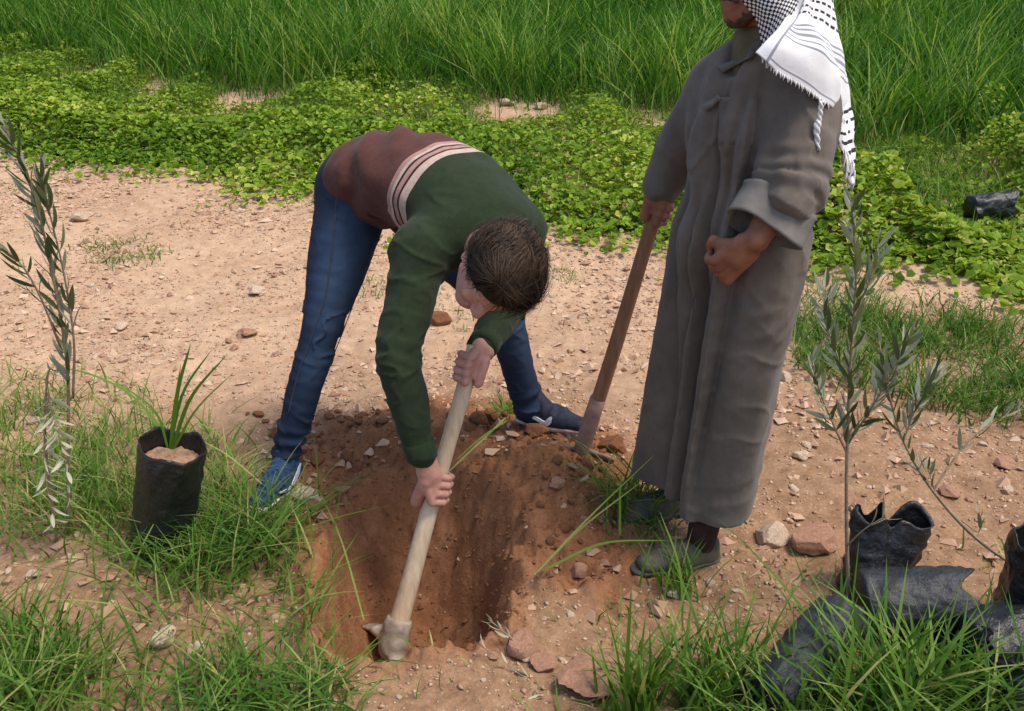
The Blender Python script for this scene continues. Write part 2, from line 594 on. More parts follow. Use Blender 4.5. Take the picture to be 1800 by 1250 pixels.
# ---------------------------------------------------------------- PART 2 FOLLOWS
# ---------------------------------------------------------------- ground
rows = np.concatenate([np.linspace(-4, 0.7, 14), 0.7 * np.exp(np.linspace(0.006, math.log(6.2 / 0.7), 360)),
                       6.2 * np.exp(np.linspace(0.03, math.log(400 / 6.2), 90))])
cu = np.linspace(-1, 1, 561)
cu = np.sign(cu) * np.abs(cu) ** 1.35
RX = (2.0 + 0.95 * np.maximum(rows, 0.7) + 2.2 * np.maximum(rows - 4.5, 0))[:, None] * cu[None, :]
RY = np.broadcast_to(rows[:, None], RX.shape)
gz = height(RX, RY)
gv = np.stack([RX, RY, gz], -1).reshape(-1, 3)
nr, nc = RX.shape
ii, jj = np.meshgrid(np.arange(nr - 1), np.arange(nc - 1), indexing='ij')
a = (ii * nc + jj).ravel()
gf = np.stack([a, a + 1, a + nc + 1, a + nc], 1)

def poly_world(pix):
    return np.array([G(x, y)[:2] for x, y in pix])

edge_near = poly_world([(-400, 225), (0, 262), (60, 266), (300, 290), (480, 320), (580, 345), (800, 385), (950, 390), (1010, 397), (1140, 412),
                        (1300, 440), (1450, 450), (1540, 468), (1650, 470), (1720, 492), (1800, 500), (2200, 560)])
edge_far = poly_world([(-400, 80), (0, 105), (200, 128), (350, 168), (450, 172), (650, 172), (850, 185), (960, 195), (1150, 205), (1300, 215),
                       (1480, 262), (1800, 285), (2200, 330)])
def y_near(x): return np.interp(x, edge_near[:, 0], edge_near[:, 1])
def y_far(x): return np.interp(x, edge_far[:, 0], edge_far[:, 1])

dug = dug_mask(gv[:, 0], gv[:, 1])
green = sstep(0.0, 1.5, gv[:, 1] - y_far(gv[:, 0]) - 0.2)
gx_, gy_ = gv[:, 0], gv[:, 1]
loam = np.clip(1 - sstep(2.5, 4.4, gy_ + 0.35 * np.maximum(-gx_, -1.5) * 0 - 0.55 * np.clip(gx_, 0, 1.4) + 1.3 * fbm(gx_, gy_, 1.4, 3, 12)), 0, 1)
loam = np.clip(0.12 + 0.88 * loam, 0, 1)
ground = obj('ground', new_mesh('ground', gv, gf, [m_ground], attrs={'dug': dug, 'green': green, 'loam': loam}))
tag(ground, 'bare stony tan earth with a freshly dug red hole', kind='structure')

# ---------------------------------------------------------------- scattering helpers
def in_poly(p, poly):
    x, y = p[:, 0], p[:, 1]
    inside = np.zeros(len(p), bool)
    j = len(poly) - 1
    for i in range(len(poly)):
        xi, yi, xj, yj = *poly[i], *poly[j]
        c = ((yi > y) != (yj > y)) & (x < (xj - xi) * (y - yi) / (yj - yi + 1e-12) + xi)
        inside ^= c
        j = i
    return inside

def scatter_poly(pix, density, soft=0.0):
    poly = poly_world(pix)
    lo, hi = poly.min(0) - soft * 2, poly.max(0) + soft * 2
    n = int(density * np.prod(hi - lo))
    p = lo + RNG.random((n, 2)) * (hi - lo)
    q = p + RNG.normal(0, soft, p.shape) if soft else p
    return p[in_poly(q, poly)]

def blades(p, h, w, lean, bend, seg=3, yaw=None, spread=None, zoff=0.0):
    """Grass blades at ground points p (N,2); returns verts, quads, per-vertex blade tint."""
    n = len(p)
    h = np.broadcast_to(h, n) if np.ndim(h) == 0 else h
    yaw = RNG.random(n) * 2 * np.pi if yaw is None else yaw
    lean = np.abs(RNG.normal(0, 1, n)) * lean
    bend = (0.4 + RNG.random(n)) * bend
    dx, dy = np.cos(yaw), np.sin(yaw)
    tw = yaw + np.pi / 2 + RNG.normal(0, 0.7, n)
    sx, sy = np.cos(tw), np.sin(tw)
    z0 = height(p[:, 0], p[:, 1]) - 0.01 + zoff
    t = np.linspace(0, 1, seg + 1)
    prof = np.interp(t, [0, 0.35, 0.75, 1], [0.7, 1.0, 0.62, 0.04])
    out = np.zeros((n, seg + 1, 2, 3))
    for i, (tt, pr) in enumerate(zip(t, prof)):
        o = h * (lean * tt + bend * tt * tt)
        zz = z0 + h * tt * np.sqrt(np.maximum(1 - (lean * 0.6) ** 2, 0.2)) * (1 - 0.42 * bend * tt)
        cx, cy = p[:, 0] + dx * o, p[:, 1] + dy * o
        ww = w * pr * 0.5
        for s_, sg in ((0, -1), (1, 1)):
            out[:, i, s_, 0] = cx + sg * sx * ww
            out[:, i, s_, 1] = cy + sg * sy * ww
            out[:, i, s_, 2] = zz
    base = np.arange(n)[:, None] * (seg + 1) * 2 + np.arange(seg)[None, :] * 2
    base = base.ravel()
    f = np.stack([base, base + 1, base + 3, base + 2], 1)
    rb_ = RNG.beta(2, 2.6, n)
    rb_ = np.where(RNG.random(n) < 0.05, RNG.uniform(0.92, 1.0, n), rb_)
    rnd = np.repeat(np.clip(rb_, 0, 1), (seg + 1) * 2)
    return out.reshape(-1, 3), f, rnd

def stalk(pts, w, n=10):
    """One long arching blade through world points."""
    c = spline(pts, n)
    t = np.gradient(c, axis=0)
    view = nrm(np.array([0, 0, CAM_H]) - c.mean(0)) * 0.6 + np.array([0.3, 0, 0.6])
    s = np.cross(t, view); s /= np.linalg.norm(s, axis=1)[:, None]
    ww = w * 0.5 * np.interp(np.linspace(0, 1, n), [0, 0.3, 0.8, 1], [0.8, 1, 0.6, 0.1])[:, None]
    v = np.stack([c - s * ww, c + s * ww], 1).reshape(-1, 3)
    b_ = np.arange(n - 1) * 2
    return v, np.stack([b_, b_ + 1, b_ + 3, b_ + 2], 1)

def merge(parts):
    vs, fs, rs, k = [], [], [], 0
    for v, f, r in parts:
        vs.append(v); fs.append(f + k); rs.append(r); k += len(v)
    return np.concatenate(vs), np.concatenate(fs), np.concatenate(rs)

# tall crop behind
def crop_points(d0, d1, dens, xs=1.0):
    n = int(dens * (d1 - d0) * 2 * (0.62 * d1 + 0.8))
    x = (RNG.random(n) * 2 - 1) * (0.62 * d1 + 0.8)
    y = y_far(x) + d0 + RNG.random(n) * (d1 - d0)
    return np.stack([x, y], 1)
cr = []
for d0, d1, dens, hh, ww in ((-0.1, 0.35, 260, 0.36, 0.013), (0.2, 1.2, 520, 0.56, 0.016), (1.2, 3.0, 430, 0.66, 0.018), (3.0, 6.0, 280, 0.68, 0.022), (6.0, 14.0, 110, 0.66, 0.032)):
    n = int(dens * (d1 - d0) * 22 * (1 if d0 < 3 else 1.3))
    x = (RNG.random(n) * 2 - 1) * (11.0 if d0 < 3 else 14.3)
    y = y_far(x) + d0 + RNG.random(n) * (d1 - d0)
    p = np.stack([x, y], 1)
    clump = fbm(x, y, 1.3, 3, 55)
    keep = RNG.random(n) < np.clip(0.8 + clump * 1.1, 0.12, 1)
    p, cl = p[keep], clump[keep]
    hv = hh * (0.70 + 0.6 * RNG.random(len(p))) * (1 + 0.75 * cl)
    v, f, r = blades(p, hv, ww, 0.22, 0.42, 4 if d0 < 3 else 3)
    r = np.clip(r * 1.15 - 0.08 + np.repeat(cl, len(r) // len(p)) * 0.6, 0, 1)
    cr.append((v, f, r))
v, f, r = merge(cr)
tag(obj('crop_grass', new_mesh('crop_grass', v, f, [m_crop], attrs={'rnd': r})), 'tall dark green crop grass filling the field behind', 'grass', kind='stuff')

# band of low leafy weeds between the path and the crop
def leaf_cards(c, nv, size, rnd):
    """Small folded rounded leaves at centres c with normals nv."""
    n = len(c)
    ref = RNG.normal(0, 1, (n, 3))
    s = np.cross(nv, ref); s /= np.linalg.norm(s, axis=1)[:, None]
    t = np.cross(nv, s)
    S = size[:, None]
    up = nv * S * 0.22
    pts = [c - t * S * 0.5, c - t * S * 0.15 + s * S * 0.5 + up, c + t * S * 0.38 + s * S * 0.36 + up, c + t * S * 0.45,
           c + t * S * 0.38 - s * S * 0.36 + up, c - t * S * 0.15 - s * S * 0.5 + up]
    v = np.stack(pts, 1).reshape(-1, 3)
    b_ = np.arange(n) * 6
    f = np.concatenate([np.stack([b_, b_ + 1, b_ + 2, b_ + 3], 1), np.stack([b_, b_ + 3, b_ + 4, b_ + 5], 1)])
    return v, f, np.repeat(rnd, 6)

n = 160000
x = (RNG.random(n) * 2 - 1) * 8.3
ynr, yfr = y_near(x), y_far(x)
wob = 0.30 * fbm(x, ynr, 2.2, 3, 91)
y = ynr + wob + RNG.random(n) ** 1.15 * (yfr + 0.5 - ynr - wob)
u = (y - ynr - wob)
stray = RNG.random(n) < 0.05
y = np.where(stray, y - np.abs(RNG.normal(0, 0.22, n)) - u * 0.97, y)
u = np.where(stray, 0.02, u)
cl = fbm(x, y, 2.6, 3, 61)
bare = np.zeros(n); BARE = []
for (bx, by, br) in [(450, 172, 0.34), (300, 140, 0.22), (890, 186, 0.26), (955, 192, 0.2), (1140, 190, 0.25), (180, 128, 0.2)]:
    g = G(bx, by); BARE.append((g[0], g[1], br * 0.9))
    bare = np.maximum(bare, 1 - sstep(0.6, 1.1, np.sqrt(((x - g[0]) / br / 1.0) ** 2 + ((y - g[1]) / (br * 2.6)) ** 2) + 0.4 * fbm(x, y, 4.0, 2, 19)))
thin = sstep(0.55, 1.0, (y - ynr) / (yfr - ynr)) * 0.35
keep = (RNG.random(n) < np.clip(0.85 + cl * 1.2 - thin, 0.1, 1) * (1 - bare)) & (u > 0)
x, y, u, cl = x[keep], y[keep], u[keep], cl[keep]
lowm = np.zeros(len(x))
for (bx, by, br) in [(450, 172, 0.5), (300, 140, 0.4), (890, 186, 0.42), (955, 192, 0.35), (1140, 190, 0.4), (180, 128, 0.3), (1745, 400, 0.55)]:
    g = G(bx, by)
    lowm = np.maximum(lowm, (1 - sstep(0.5, 1.2, np.abs(x - g[0]) / br)) * sstep(-1.6, -0.9, y - g[1]))
top = (0.05 + 0.16 * sstep(0, 0.5, u)) * (1 + np.where(x > 1.6, 1.5, 1.0) * cl) * (1 - 0.74 * lowm) * np.where(x > 1.6, 1.0, 0.88) * np.where(x > 1.6, 1.25, 1.0)
hh = np.maximum(top, 0.03) * (1 - RNG.random(len(x)) ** 2.2 * 0.9)
c = np.stack([x, y, height(x, y) + hh], 1)
nv = np.stack([RNG.normal(0, 0.5, len(x)), RNG.normal(-0.1, 0.5, len(x)), np.ones(len(x))], 1)
nv /= np.linalg.norm(nv, axis=1)[:, None]
size = RNG.uniform(0.018, 0.060, len(x)) * (1 - 0.25 * sstep(0.3, 1, u / np.maximum(y_far(x) - y_near(x), 0.3))) * np.where(x > 1.6, 1.2, 1.0)
rn = np.clip(RNG.beta(1.5, 1.9, len(x)) + 0.55 * fbm(x, y, 1.1, 3, 71) + cl * 0.25, 0, 1)
v, f, r = leaf_cards(c, nv, size, rn)
tag(obj('weed_cover', new_mesh('weed_cover', v, f, [m_weed], attrs={'rnd': r}, smooth=False)), 'bright green low leafy weeds along the far path edge', 'weeds', kind='stuff')
n = 26000
x = (RNG.random(n) * 2 - 1) * 6.5
y = y_near(x) + 0.12 + RNG.random(n) ** 0.55 * (y_far(x) - y_near(x) + 0.2)
ok_ = np.ones(n, bool)
for (bx, by, br) in BARE:
    ok_ &= ~((np.abs(x - bx) < br * 1.1) & (y - by > -1.3) & (y - by < br * 2.0) & (RNG.random(n) < 0.9))
x, y = x[ok_], y[ok_]; n = len(x)
v1, f1, r1 = blades(np.stack([x, y], 1), 0.09 + 0.20 * RNG.random(n), 0.007, 0.4, 0.5)
tag(obj('grass', new_mesh('grass_in_weeds', v1, f1, [m_grass], attrs={'rnd': r1})), 'thin grass blades growing up through the leafy weeds', 'grass', kind='stuff')

# low green cover on and beside the path
low = []
def low_patch(pix, dens, h, w, soft=0.06, lean=0.5, bend=0.5, shift=0.0):
    p = scatter_poly(pix, dens, soft)
    p = p[hole_r(p[:, 0], p[:, 1]) > 0.98]
    if len(p) == 0: return
    cl = fbm(p[:, 0], p[:, 1], 4.5, 3, 33)
    p = p[RNG.random(len(p)) < np.clip(0.75 + 1.4 * cl, 0.05, 1)]
    v, f, r = blades(p, h * (0.5 + 0.9 * RNG.random(len(p))), w, lean, bend)
    low.append((v, f, np.clip(r + shift, 0, 1)))
low_patch([(140, 425), (220, 415), (300, 445), (280, 472), (180, 468)], 3000, 0.06, 0.006, 0.05, shift=-0.05)
low_patch([(0, 318), (40, 322), (40, 338), (0, 338)], 1500, 0.06, 0.006, 0.08)
low_patch([(1400, 545), (1530, 535), (1640, 540), (1820, 575), (1820, 750), (1690, 735), (1560, 700), (1400, 650)], 3600, 0.13, 0.007, 0.06, shift=-0.08)
low_patch([(1405, 470), (1560, 470), (1520, 535), (1400, 560)], 900, 0.13, 0.006, 0.05, shift=0.1)
low_patch([(950, 470), (1030, 480), (1010, 505), (960, 500)], 1500, 0.05, 0.005, 0.04, shift=0.05)
low_patch([(640, 500), (670, 495), (670, 530), (640, 530)], 1500, 0.06, 0.006, 0.03, shift=0.05)
low_patch([(800, 550), (840, 555), (840, 590), (800, 585)], 2200, 0.06, 0.006, 0.03, shift=0.1)
low_patch([(-60, 690), (60, 665), (200, 700), (330, 760), (420, 830), (400, 960), (200, 930), (-60, 960)], 2900, 0.13, 0.006, 0.08, shift=0.2)
low_patch([(100, 800), (300, 850), (330, 980), (260, 1040), (110, 960)], 2200, 0.16, 0.006, 0.06, shift=0.1)
low_patch([(240, 950), (520, 950), (560, 1060), (420, 1130), (270, 1080)], 2400, 0.14, 0.006, 0.06, shift=0.12)
low_patch([(350, 860), (470, 850), (560, 920), (560, 1010), (380, 1000)], 2600, 0.17, 0.006, 0.05, shift=0.08)
low_patch([(-60, 1090), (140, 1100), (170, 1180), (120, 1270), (-60, 1270)], 4200, 0.16, 0.007, 0.03)
low_patch([(130, 1160), (420, 1150), (560, 1190), (600, 1270), (120, 1270)], 2200, 0.11, 0.006, 0.05, shift=-0.02)
low_patch([(470, 1010), (560, 1010), (570, 1120), (540, 1150), (480, 1100)], 900, 0.09, 0.005, 0.04, shift=0.05)
low_patch([(1010, 1080), (1250, 1060), (1330, 1130), (1200, 1170), (1020, 1140)], 1100, 0.07, 0.005, 0.06, shift=0.1)
low_patch([(1060, 1170), (1350, 1160), (1820, 1180), (1820, 1280), (1060, 1280)], 1300, 0.13, 0.007, 0.05)
low_patch([(640, 1130), (900, 1160), (1060, 1270), (620, 1270)], 420, 0.06, 0.005, 0.06, shift=0.15)
low_patch([(1290, 1010), (1480, 1000), (1500, 1080), (1330, 1100)], 700, 0.07, 0.005, 0.05, shift=0.2)
low_patch([(1100, 860), (1190, 870), (1200, 960), (1050, 960)], 900, 0.10, 0.006, 0.04)
low_patch([(1690, 950), (1800, 980), (1800, 1040), (1700, 1010)], 900, 0.08, 0.006, 0.05, shift=0.25)
low_patch([(0, 480), (700, 480), (1100, 600), (1100, 740), (300, 740), (0, 640)], 26, 0.05, 0.005, 0.1, shift=0.2)
v, f, r = merge(low)
tag(obj('grass', new_mesh('low_grass', v, f, [m_grass], attrs={'rnd': r})), 'short wild grass in patches on the bare ground', 'grass', kind='stuff')

# single tufts one can point to
def tuft(px, py, nb, h, w, spread, label, lean=0.35, bend=0.5, stalks=(), shift=0.0, z=None, group=None, yaw=None):
    g = on_ground(px, py)
    if z is not None: g[2] = z
    p = g[None, :2] + RNG.normal(0, spread, (nb, 2))
    yw = None if yaw is None else RNG.normal(yaw[0], yaw[1], nb)
    v, f, r = blades(p, h * (0.45 + 0.6 * RNG.random(nb)), w, lean, bend, 5, yaw=yw)
    if z is not None:
        v[:, 2] += g[2] - np.repeat(height(p[:, 0], p[:, 1]), 12)
    prt = [(v, f, np.clip(r + shift, 0, 1))]
    for pts, sw, tone in stalks:
        sv, sf = stalk([W(*q) for q in pts], sw)
        prt.append((sv, sf, np.full(len(sv), tone)))
    v, f, r = merge(prt)
    o = obj('grass_tuft', new_mesh('grass_tuft', v - g, f, [m_grass], attrs={'rnd': r}), None, [float(q) for q in g])
    return tag(o, label, 'grass tuft', group or 'grass tufts round the hole')
tuft(440, 965, 300, 0.24, 0.007, 0.085, 'dense green grass tuft just in front of the blue sneaker', 0.45, 0.7, shift=-0.08,
     stalks=[([(470, 985, 2.35), (500, 900, 2.38), (545, 800, 2.42)], 0.006, 0.75), ([(420, 1000, 2.3), (480, 930, 2.3), (530, 860, 2.3)], 0.006, 0.7)])
tuft(330, 1010, 150, 0.22, 0.007, 0.10, 'ragged grass tuft in front of the upright black planting bag', 0.5, 0.7)
tuft(540, 1090, 60, 0.17, 0.006, 0.05, 'thin trailing grass tuft hanging over the left rim of hole', 0.5, 0.8, shift=0.1,
     stalks=[([(640, 1090, 2.15), (600, 950, 2.4), (560, 860, 2.55)], 0.006, 0.8), ([(470, 1110, 2.05), (540, 1060, 2.05), (590, 1020, 2.05)], 0.005, 0.9)])
tuft(40, 1235, 330, 0.22, 0.008, 0.10, 'thick bright grass tuft at the bottom left corner', 0.4, 0.6)
tuft(420, 1245, 220, 0.17, 0.008, 0.075, 'wide dark grass tuft below the two pale stones', 0.6, 0.8, shift=-0.08)
tuft(560, 1235, 130, 0.15, 0.007, 0.06, 'leaning grass tuft below the mattock head', 0.5, 0.8, shift=-0.05)
tuft(1110, 905, 120, 0.26, 0.007, 0.05, "grass tuft under the hem of the long grey robe", 0.4, 0.7,
     stalks=[([(940, 1010, 2.22), (1020, 930, 2.3), (1130, 845, 2.3)], 0.007, 0.9), ([(945, 1005, 2.22), (1040, 905, 2.3), (1150, 800, 2.28)], 0.006, 0.85),
             ([(960, 1000, 2.22), (1060, 955, 2.25), (1180, 950, 2.2)], 0.008, 0.6), ([(1090, 940, 2.3), (1090, 860, 2.32), (1095, 830, 2.32)], 0.008, 0.5)])
tuft(1185, 1040, 60, 0.20, 0.007, 0.035, 'small upright grass tuft in front of the grey shoe', 0.25, 0.4, shift=0.02,
     stalks=[([(1200, 1110, 2.0), (1195, 1000, 2.02), (1160, 900, 2.05)], 0.008, 0.65)])
tuft(1115, 1262, 70, 0.27, 0.011, 0.03, 'tall upright grass tuft with broad blades at the bottom edge', 0.15, 0.3, shift=-0.06,
     stalks=[([(1100, 1270, 1.72), (1103, 1150, 1.73), (1110, 1030, 1.74)], 0.013, 0.28), ([(1120, 1270, 1.72), (1122, 1190, 1.73), (1135, 1080, 1.74)], 0.012, 0.4)])
tuft(1240, 1240, 190, 0.26, 0.009, 0.07, 'upright grass tuft between the broad blades and the dark bags', 0.3, 0.45)
tuft(1400, 1275, 150, 0.26, 0.010, 0.07, 'green grass tuft growing in front of the lying grey bag', 0.3, 0.5)
tuft(1560, 1275, 260, 0.34, 0.011, 0.09, 'tall fan of green grass in front of the slumped bag', 0.3, 0.45,
     stalks=[([(1600, 1260, 1.6), (1570, 1150, 1.62), (1500, 1030, 1.65)], 0.010, 0.45), ([(1480, 1250, 1.6), (1500, 1100, 1.62), (1460, 1060, 1.6)], 0.010, 0.5)])
tuft(1730, 1275, 220, 0.30, 0.010, 0.09, 'green grass tuft at the bottom right corner', 0.3, 0.5)
tuft(888, 742, 45, 0.13, 0.007, 0.022, 'small green grass tuft beside the dark sneaker with white mark', 0.4, 0.6)
root = thing('grass_stalk', W(888, 735, 2.98), 'long yellow grass stalk leaning from the small tuft across the hole', 'grass stalk')
for q_, w_, tn_ in [([(888, 735, 2.98), (830, 790, 2.8), (775, 842, 2.6)], 0.007, 0.9), ([(890, 740, 2.98), (845, 770, 2.85), (800, 810, 2.7)], 0.006, 0.75)]:
    v, f = stalk([W(*q) for q in q_], w_)
    part('blade', v, f, m_grass, root, attrs={'rnd': np.full(len(v), tn_)})
tuft(100, 900, 110, 0.20, 0.006, 0.10, 'yellowish grass tuft at the foot of the left olive sapling', 0.45, 0.6, shift=0.12)
root = thing('grass_stalk', W(282, 750, 2.58), 'arching grass stalk bending left from behind the black planting bag', 'grass stalk')
for q_, w_, tn_ in [([(282, 750, 2.58), (225, 690, 2.6), (150, 655, 2.6), (85, 645, 2.6)], 0.009, 0.55), ([(300, 790, 2.55), (260, 730, 2.55), (180, 680, 2.55)], 0.006, 0.7)]:
    v, f = stalk([W(*q) for q in q_], w_)
    part('blade', v, f, m_grass, root, attrs={'rnd': np.full(len(v), tn_)})
tuft(385, 870, 90, 0.22, 0.006, 0.05, 'yellow green grass tuft right of the upright black bag', 0.5, 0.7, shift=0.15,
     stalks=[([(440, 870, 2.6), (390, 770, 2.62), (330, 735, 2.65)], 0.006, 0.8), ([(460, 850, 2.6), (400, 800, 2.6), (345, 770, 2.62)], 0.005, 0.95)])

# ---------------------------------------------------------------- stones
def rock_mesh(seed, sub=3, flat=0.65, rough=0.28, mat=None):
    r_ = np.random.default_rng(seed)
    me = bpy.data.meshes.new('stone')
    import bmesh
    bm = bmesh.new()
    bmesh.ops.create_icosphere(bm, subdivisions=sub, radius=1)
    dirs = r_.normal(0, 1, (16, 3)); dirs /= np.linalg.norm(dirs, axis=1)[:, None]
    cut = r_.uniform(0.50, 0.86, 16)
    for vtx in bm.verts:
        p = np.array(vtx.co)
        s = 1.0
        for d_, c_ in zip(dirs, cut):
            q = np.dot(p, d_)
            if q > c_: s = min(s, c_ / q)
        p = p * (s + rough * 0.25 * float(noise3(p[0:1] + seed, p[1:2], p[2:3], 2.5, seed)[0]))
        vtx.co = (p[0], p[1] * 0.85, p[2] * flat)
    bm.to_mesh(me); bm.free()
    me.materials.append(mat or m_stone)
    for pl in me.polygons: pl.use_smooth = sub > 2
    if sub > 2:
        me.set_sharp_from_angle(angle=math.radians(16))
    return me

STONES = [rock_mesh(s, 2, 0.6, 0.3, m_stone) for s in range(5)]
REDS = [rock_mesh(s + 20, 2, 0.6, 0.3, m_redstone) for s in range(4)]
CLODS = [rock_mesh(s + 40, 2, 0.75, 0.6, m_clod) for s in range(4)]

def stone(px, py, wpx, mesh, label, group=None, hscale=1.0, rz=0.0, sink=0.25, cat='stone', tilt=0.0):
    g = on_ground(px, py)
    d = g[1] * CS + (CAM_H - g[2]) * SN
    r = wpx / 2 / FOC * d
    o = obj('stone' if cat == 'stone' else 'clod', mesh, None, (g[0], g[1], g[2] + r * 0.6 * hscale * (1 - 2 * sink)))
    o.scale = (r, r, r * hscale)
    o.rotation_euler = (tilt, 0, rz)
    return tag(o, label, cat, group)

big = lambda s, m, fl=0.7: rock_mesh(s, 4, fl, 0.5, m)
stone(541, 900, 64, big(101, m_stone, 0.75), 'pale flat-sided stone beside the blue sneaker', rz=0.4)
stone(1352, 945, 72, big(102, m_stone, 0.8), 'large pale rock behind the robe hem on the right', rz=0.2)
stone(1440, 958, 105, big(103, m_redstone, 0.5), 'long flat reddish rock next to the large pale rock', rz=-0.1)
stone(922, 1138, 72, big(104, m_redstone, 0.85), 'chunky reddish brown rock near the front rim of the hole', rz=1.0)
stone(1040, 1195, 150, big(105, m_redstone, 0.3), 'broad flat pinkish slab of stone half sunk in the ground', rz=0.3)
stone(955, 1170, 60, big(106, m_redstone, 0.4), 'flat pinkish stone against the broad slab', rz=0.8)
stone(145, 388, 38, big(107, m_stone, 0.6), 'rounded pale stone on the path next to the dark olive leaves')
stone(438, 588, 44, big(108, m_redstone, 0.4), 'flat reddish stone on the path left of the jeans', rz=0.5)
stone(452, 517, 38, big(109, m_stone, 0.6), 'pale pointed stone on the path by the knee')
stone(770, 565, 52, big(110, m_clod, 0.75), 'round brown stone seen between arm and head', rz=0.4)
stone(985, 752, 42, big(111, m_clod, 0.95), 'upright brown stone between sneaker and shovel handle')
stone(978, 900, 34, big(112, m_redstone, 0.75), 'small reddish stone on the spoil heap')
stone(1016, 1012, 44, big(113, m_redstone, 0.75), 'oval reddish stone left of the grey shoe', rz=0.9)
stone(1380, 668, 28, big(114, m_stone, 1.1), 'small upright pale stone against the robe edge')
stone(290, 1138, 56, big(115, m_stone, 0.7), 'pale rounded stone, left one of the pair above the dark tuft', rz=0.3)
stone(343, 1150, 46, big(116, m_stone, 0.7), 'pale rounded stone, right one of the pair above the dark tuft', rz=1.3)
stone(212, 578, 32, big(117, m_stone, 0.6), 'white stone lying alone in the middle of the path')
stone(1075, 795, 70, big(118, m_clod, 0.7), 'dark earth clod right of the shovel blade', cat='clod')
stone(1665, 868, 48, big(119, m_redstone, 0.5), 'reddish stone under the leaning olive branch')
stone(1765, 815, 50, big(120, m_redstone, 0.45), 'flat stone with a shadowed edge at the right side')
stone(888, 185, 34, big(121, m_stone, 0.5), 'cream stone in the weeds, left of two near the crop')
stone(950, 192, 30, big(122, m_stone, 0.5), 'cream stone in the weeds, right of two near the crop')
stone(10, 98, 24, big(123, m_stone, 0.7), 'cream stone at the crop edge in the top left corner')
stone(58, 742, 30, big(124, m_stone, 0.5), 'flat pale stone in the grass near the sapling stem')
stone(1185, 1050, 30, big(125, m_stone, 0.7), 'small tan stone just below the toe of the grey shoe')
stone(1410, 800, 40, big(126, m_stone, 0.6), 'pale stone on the bare ground right of the robe')
stone(1395, 410, 22, big(127, m_stone, 0.7), 'small pale block at the weed edge beside the robe')
stone(60, 1010, 30, big(128, m_stone, 0.45), 'whitish flat stone on the bare patch at the left edge')

def loose(pix, n, lab, group, smin_, smax_, pools):
    p = scatter_poly(pix, 400)
    RNG.shuffle(p)
    k = 0
    for q in p:
        if hole_r(q[:1], q[1:])[0] < 1.1: continue
        r = smin_ * (smax_ / smin_) ** (RNG.random() ** 1.5)
        o = obj('clod' if 'clod' in lab else 'stone', pools[RNG.integers(len(pools))], None, (q[0], q[1], float(height(q[0], q[1])) + r * 0.12))
        o.scale = (r, r * RNG.uniform(0.7, 1.1), r * RNG.uniform(0.6, 1.0))
        o.rotation_euler = (RNG.normal(0, 0.2), RNG.normal(0, 0.2), RNG.random() * 6.28)
        tag(o, lab, 'clod' if 'clod' in lab else 'stone', group)
        k += 1
        if k >= n: break
loose([(0, 280), (560, 340), (540, 560), (480, 720), (0, 640)], 70, 'small pale stone lying loose on the sunlit path', 'loose stones on the path', 0.010, 0.036, STONES + REDS[:2])
loose([(560, 480), (1150, 420), (1130, 760), (700, 760), (560, 700)], 60, 'small pale stone lying loose behind the bent man', 'loose stones behind the bent man', 0.010, 0.036, STONES + REDS[:2])
loose([(1380, 680), (1800, 740), (1800, 1060), (1350, 980)], 55, 'small pale stone lying loose on the ground right of the robe', 'loose stones right of the robe', 0.009, 0.034, STONES + REDS)
loose([(620, 1150), (1300, 1000), (1300, 1180), (1060, 1250), (640, 1250)], 55, 'small tan stone lying loose in front of the hole', 'loose stones in front of the hole', 0.007, 0.024, STONES + REDS)
loose([(0, 970), (560, 960), (560, 1130), (0, 1100)], 40, 'small tan stone lying loose on the bare patch at left', 'loose stones on the left bare patch', 0.007, 0.02, STONES + REDS)
loose([(430, 720), (560, 720), (1060, 720), (1090, 960), (930, 1000), (560, 960), (470, 800)], 140, 'crumbly red earth clod lying on the dug soil', 'clods of dug earth', 0.013, 0.056, CLODS)

def gravel(pix, dens, lo, hi, mat_cols, seed):
    p = scatter_poly(pix, dens)
    p = p[RNG.random(len(p)) < np.clip(0.55 + 1.8 * fbm(p[:, 0], p[:, 1], 1.7, 4, 200 + seed), 0.04, 1)]
    n = len(p)
    r = lo * (hi / lo) ** (RNG.random(n) ** 2.5)
    ov = np.array([(1, 0, 0), (-1, 0, 0), (0, 1, 0), (0, -1, 0), (0, 0, 1), (0, 0, -1)], float)
    of = np.array([(0, 2, 4), (2, 1, 4), (1, 3, 4), (3, 0, 4), (2, 0, 5), (1, 2, 5), (3, 1, 5), (0, 3, 5)])
    an = RNG.random(n) * 6.28
    jit = ov[None] * RNG.uniform(0.55, 1.05, (n, 6, 1)) * np.where(np.abs(ov[None]) > 0, RNG.uniform(0.6, 1.2, (n, 1, 3)), 1) + RNG.normal(0, 0.2, (n, 6, 3))
    jit[:, :, 2] *= 0.7
    ca, sa = np.cos(an)[:, None], np.sin(an)[:, None]
    X = jit[:, :, 0] * ca - jit[:, :, 1] * sa
    Y = jit[:, :, 0] * sa + jit[:, :, 1] * ca
    z = height(p[:, 0], p[:, 1])
    v = np.stack([p[:, :1] + X * r[:, None], p[:, 1:] + Y * r[:, None], z[:, None] + (jit[:, :, 2] + 0.15) * r[:, None]], -1).reshape(-1, 3)
    f = (np.arange(n)[:, None, None] * 6 + of[None]).reshape(-1, 3)
    return v, f, np.repeat(RNG.random(n), 6)
m_gravel, nt, b = mat_new('mixed_gravel')
rr = ramp(nt, [(0.0, (0.34, 0.19, 0.115)), (0.5, (0.47, 0.31, 0.205)), (0.85, (0.55, 0.40, 0.28)), (1.0, (0.62, 0.49, 0.37))])
nt.links.new(attr(nt, 'rnd'), rr.inputs[0]); nt.links.new(rr.outputs[0], b.inputs['Base Color']); b.inputs['Roughness'].default_value = 0.95
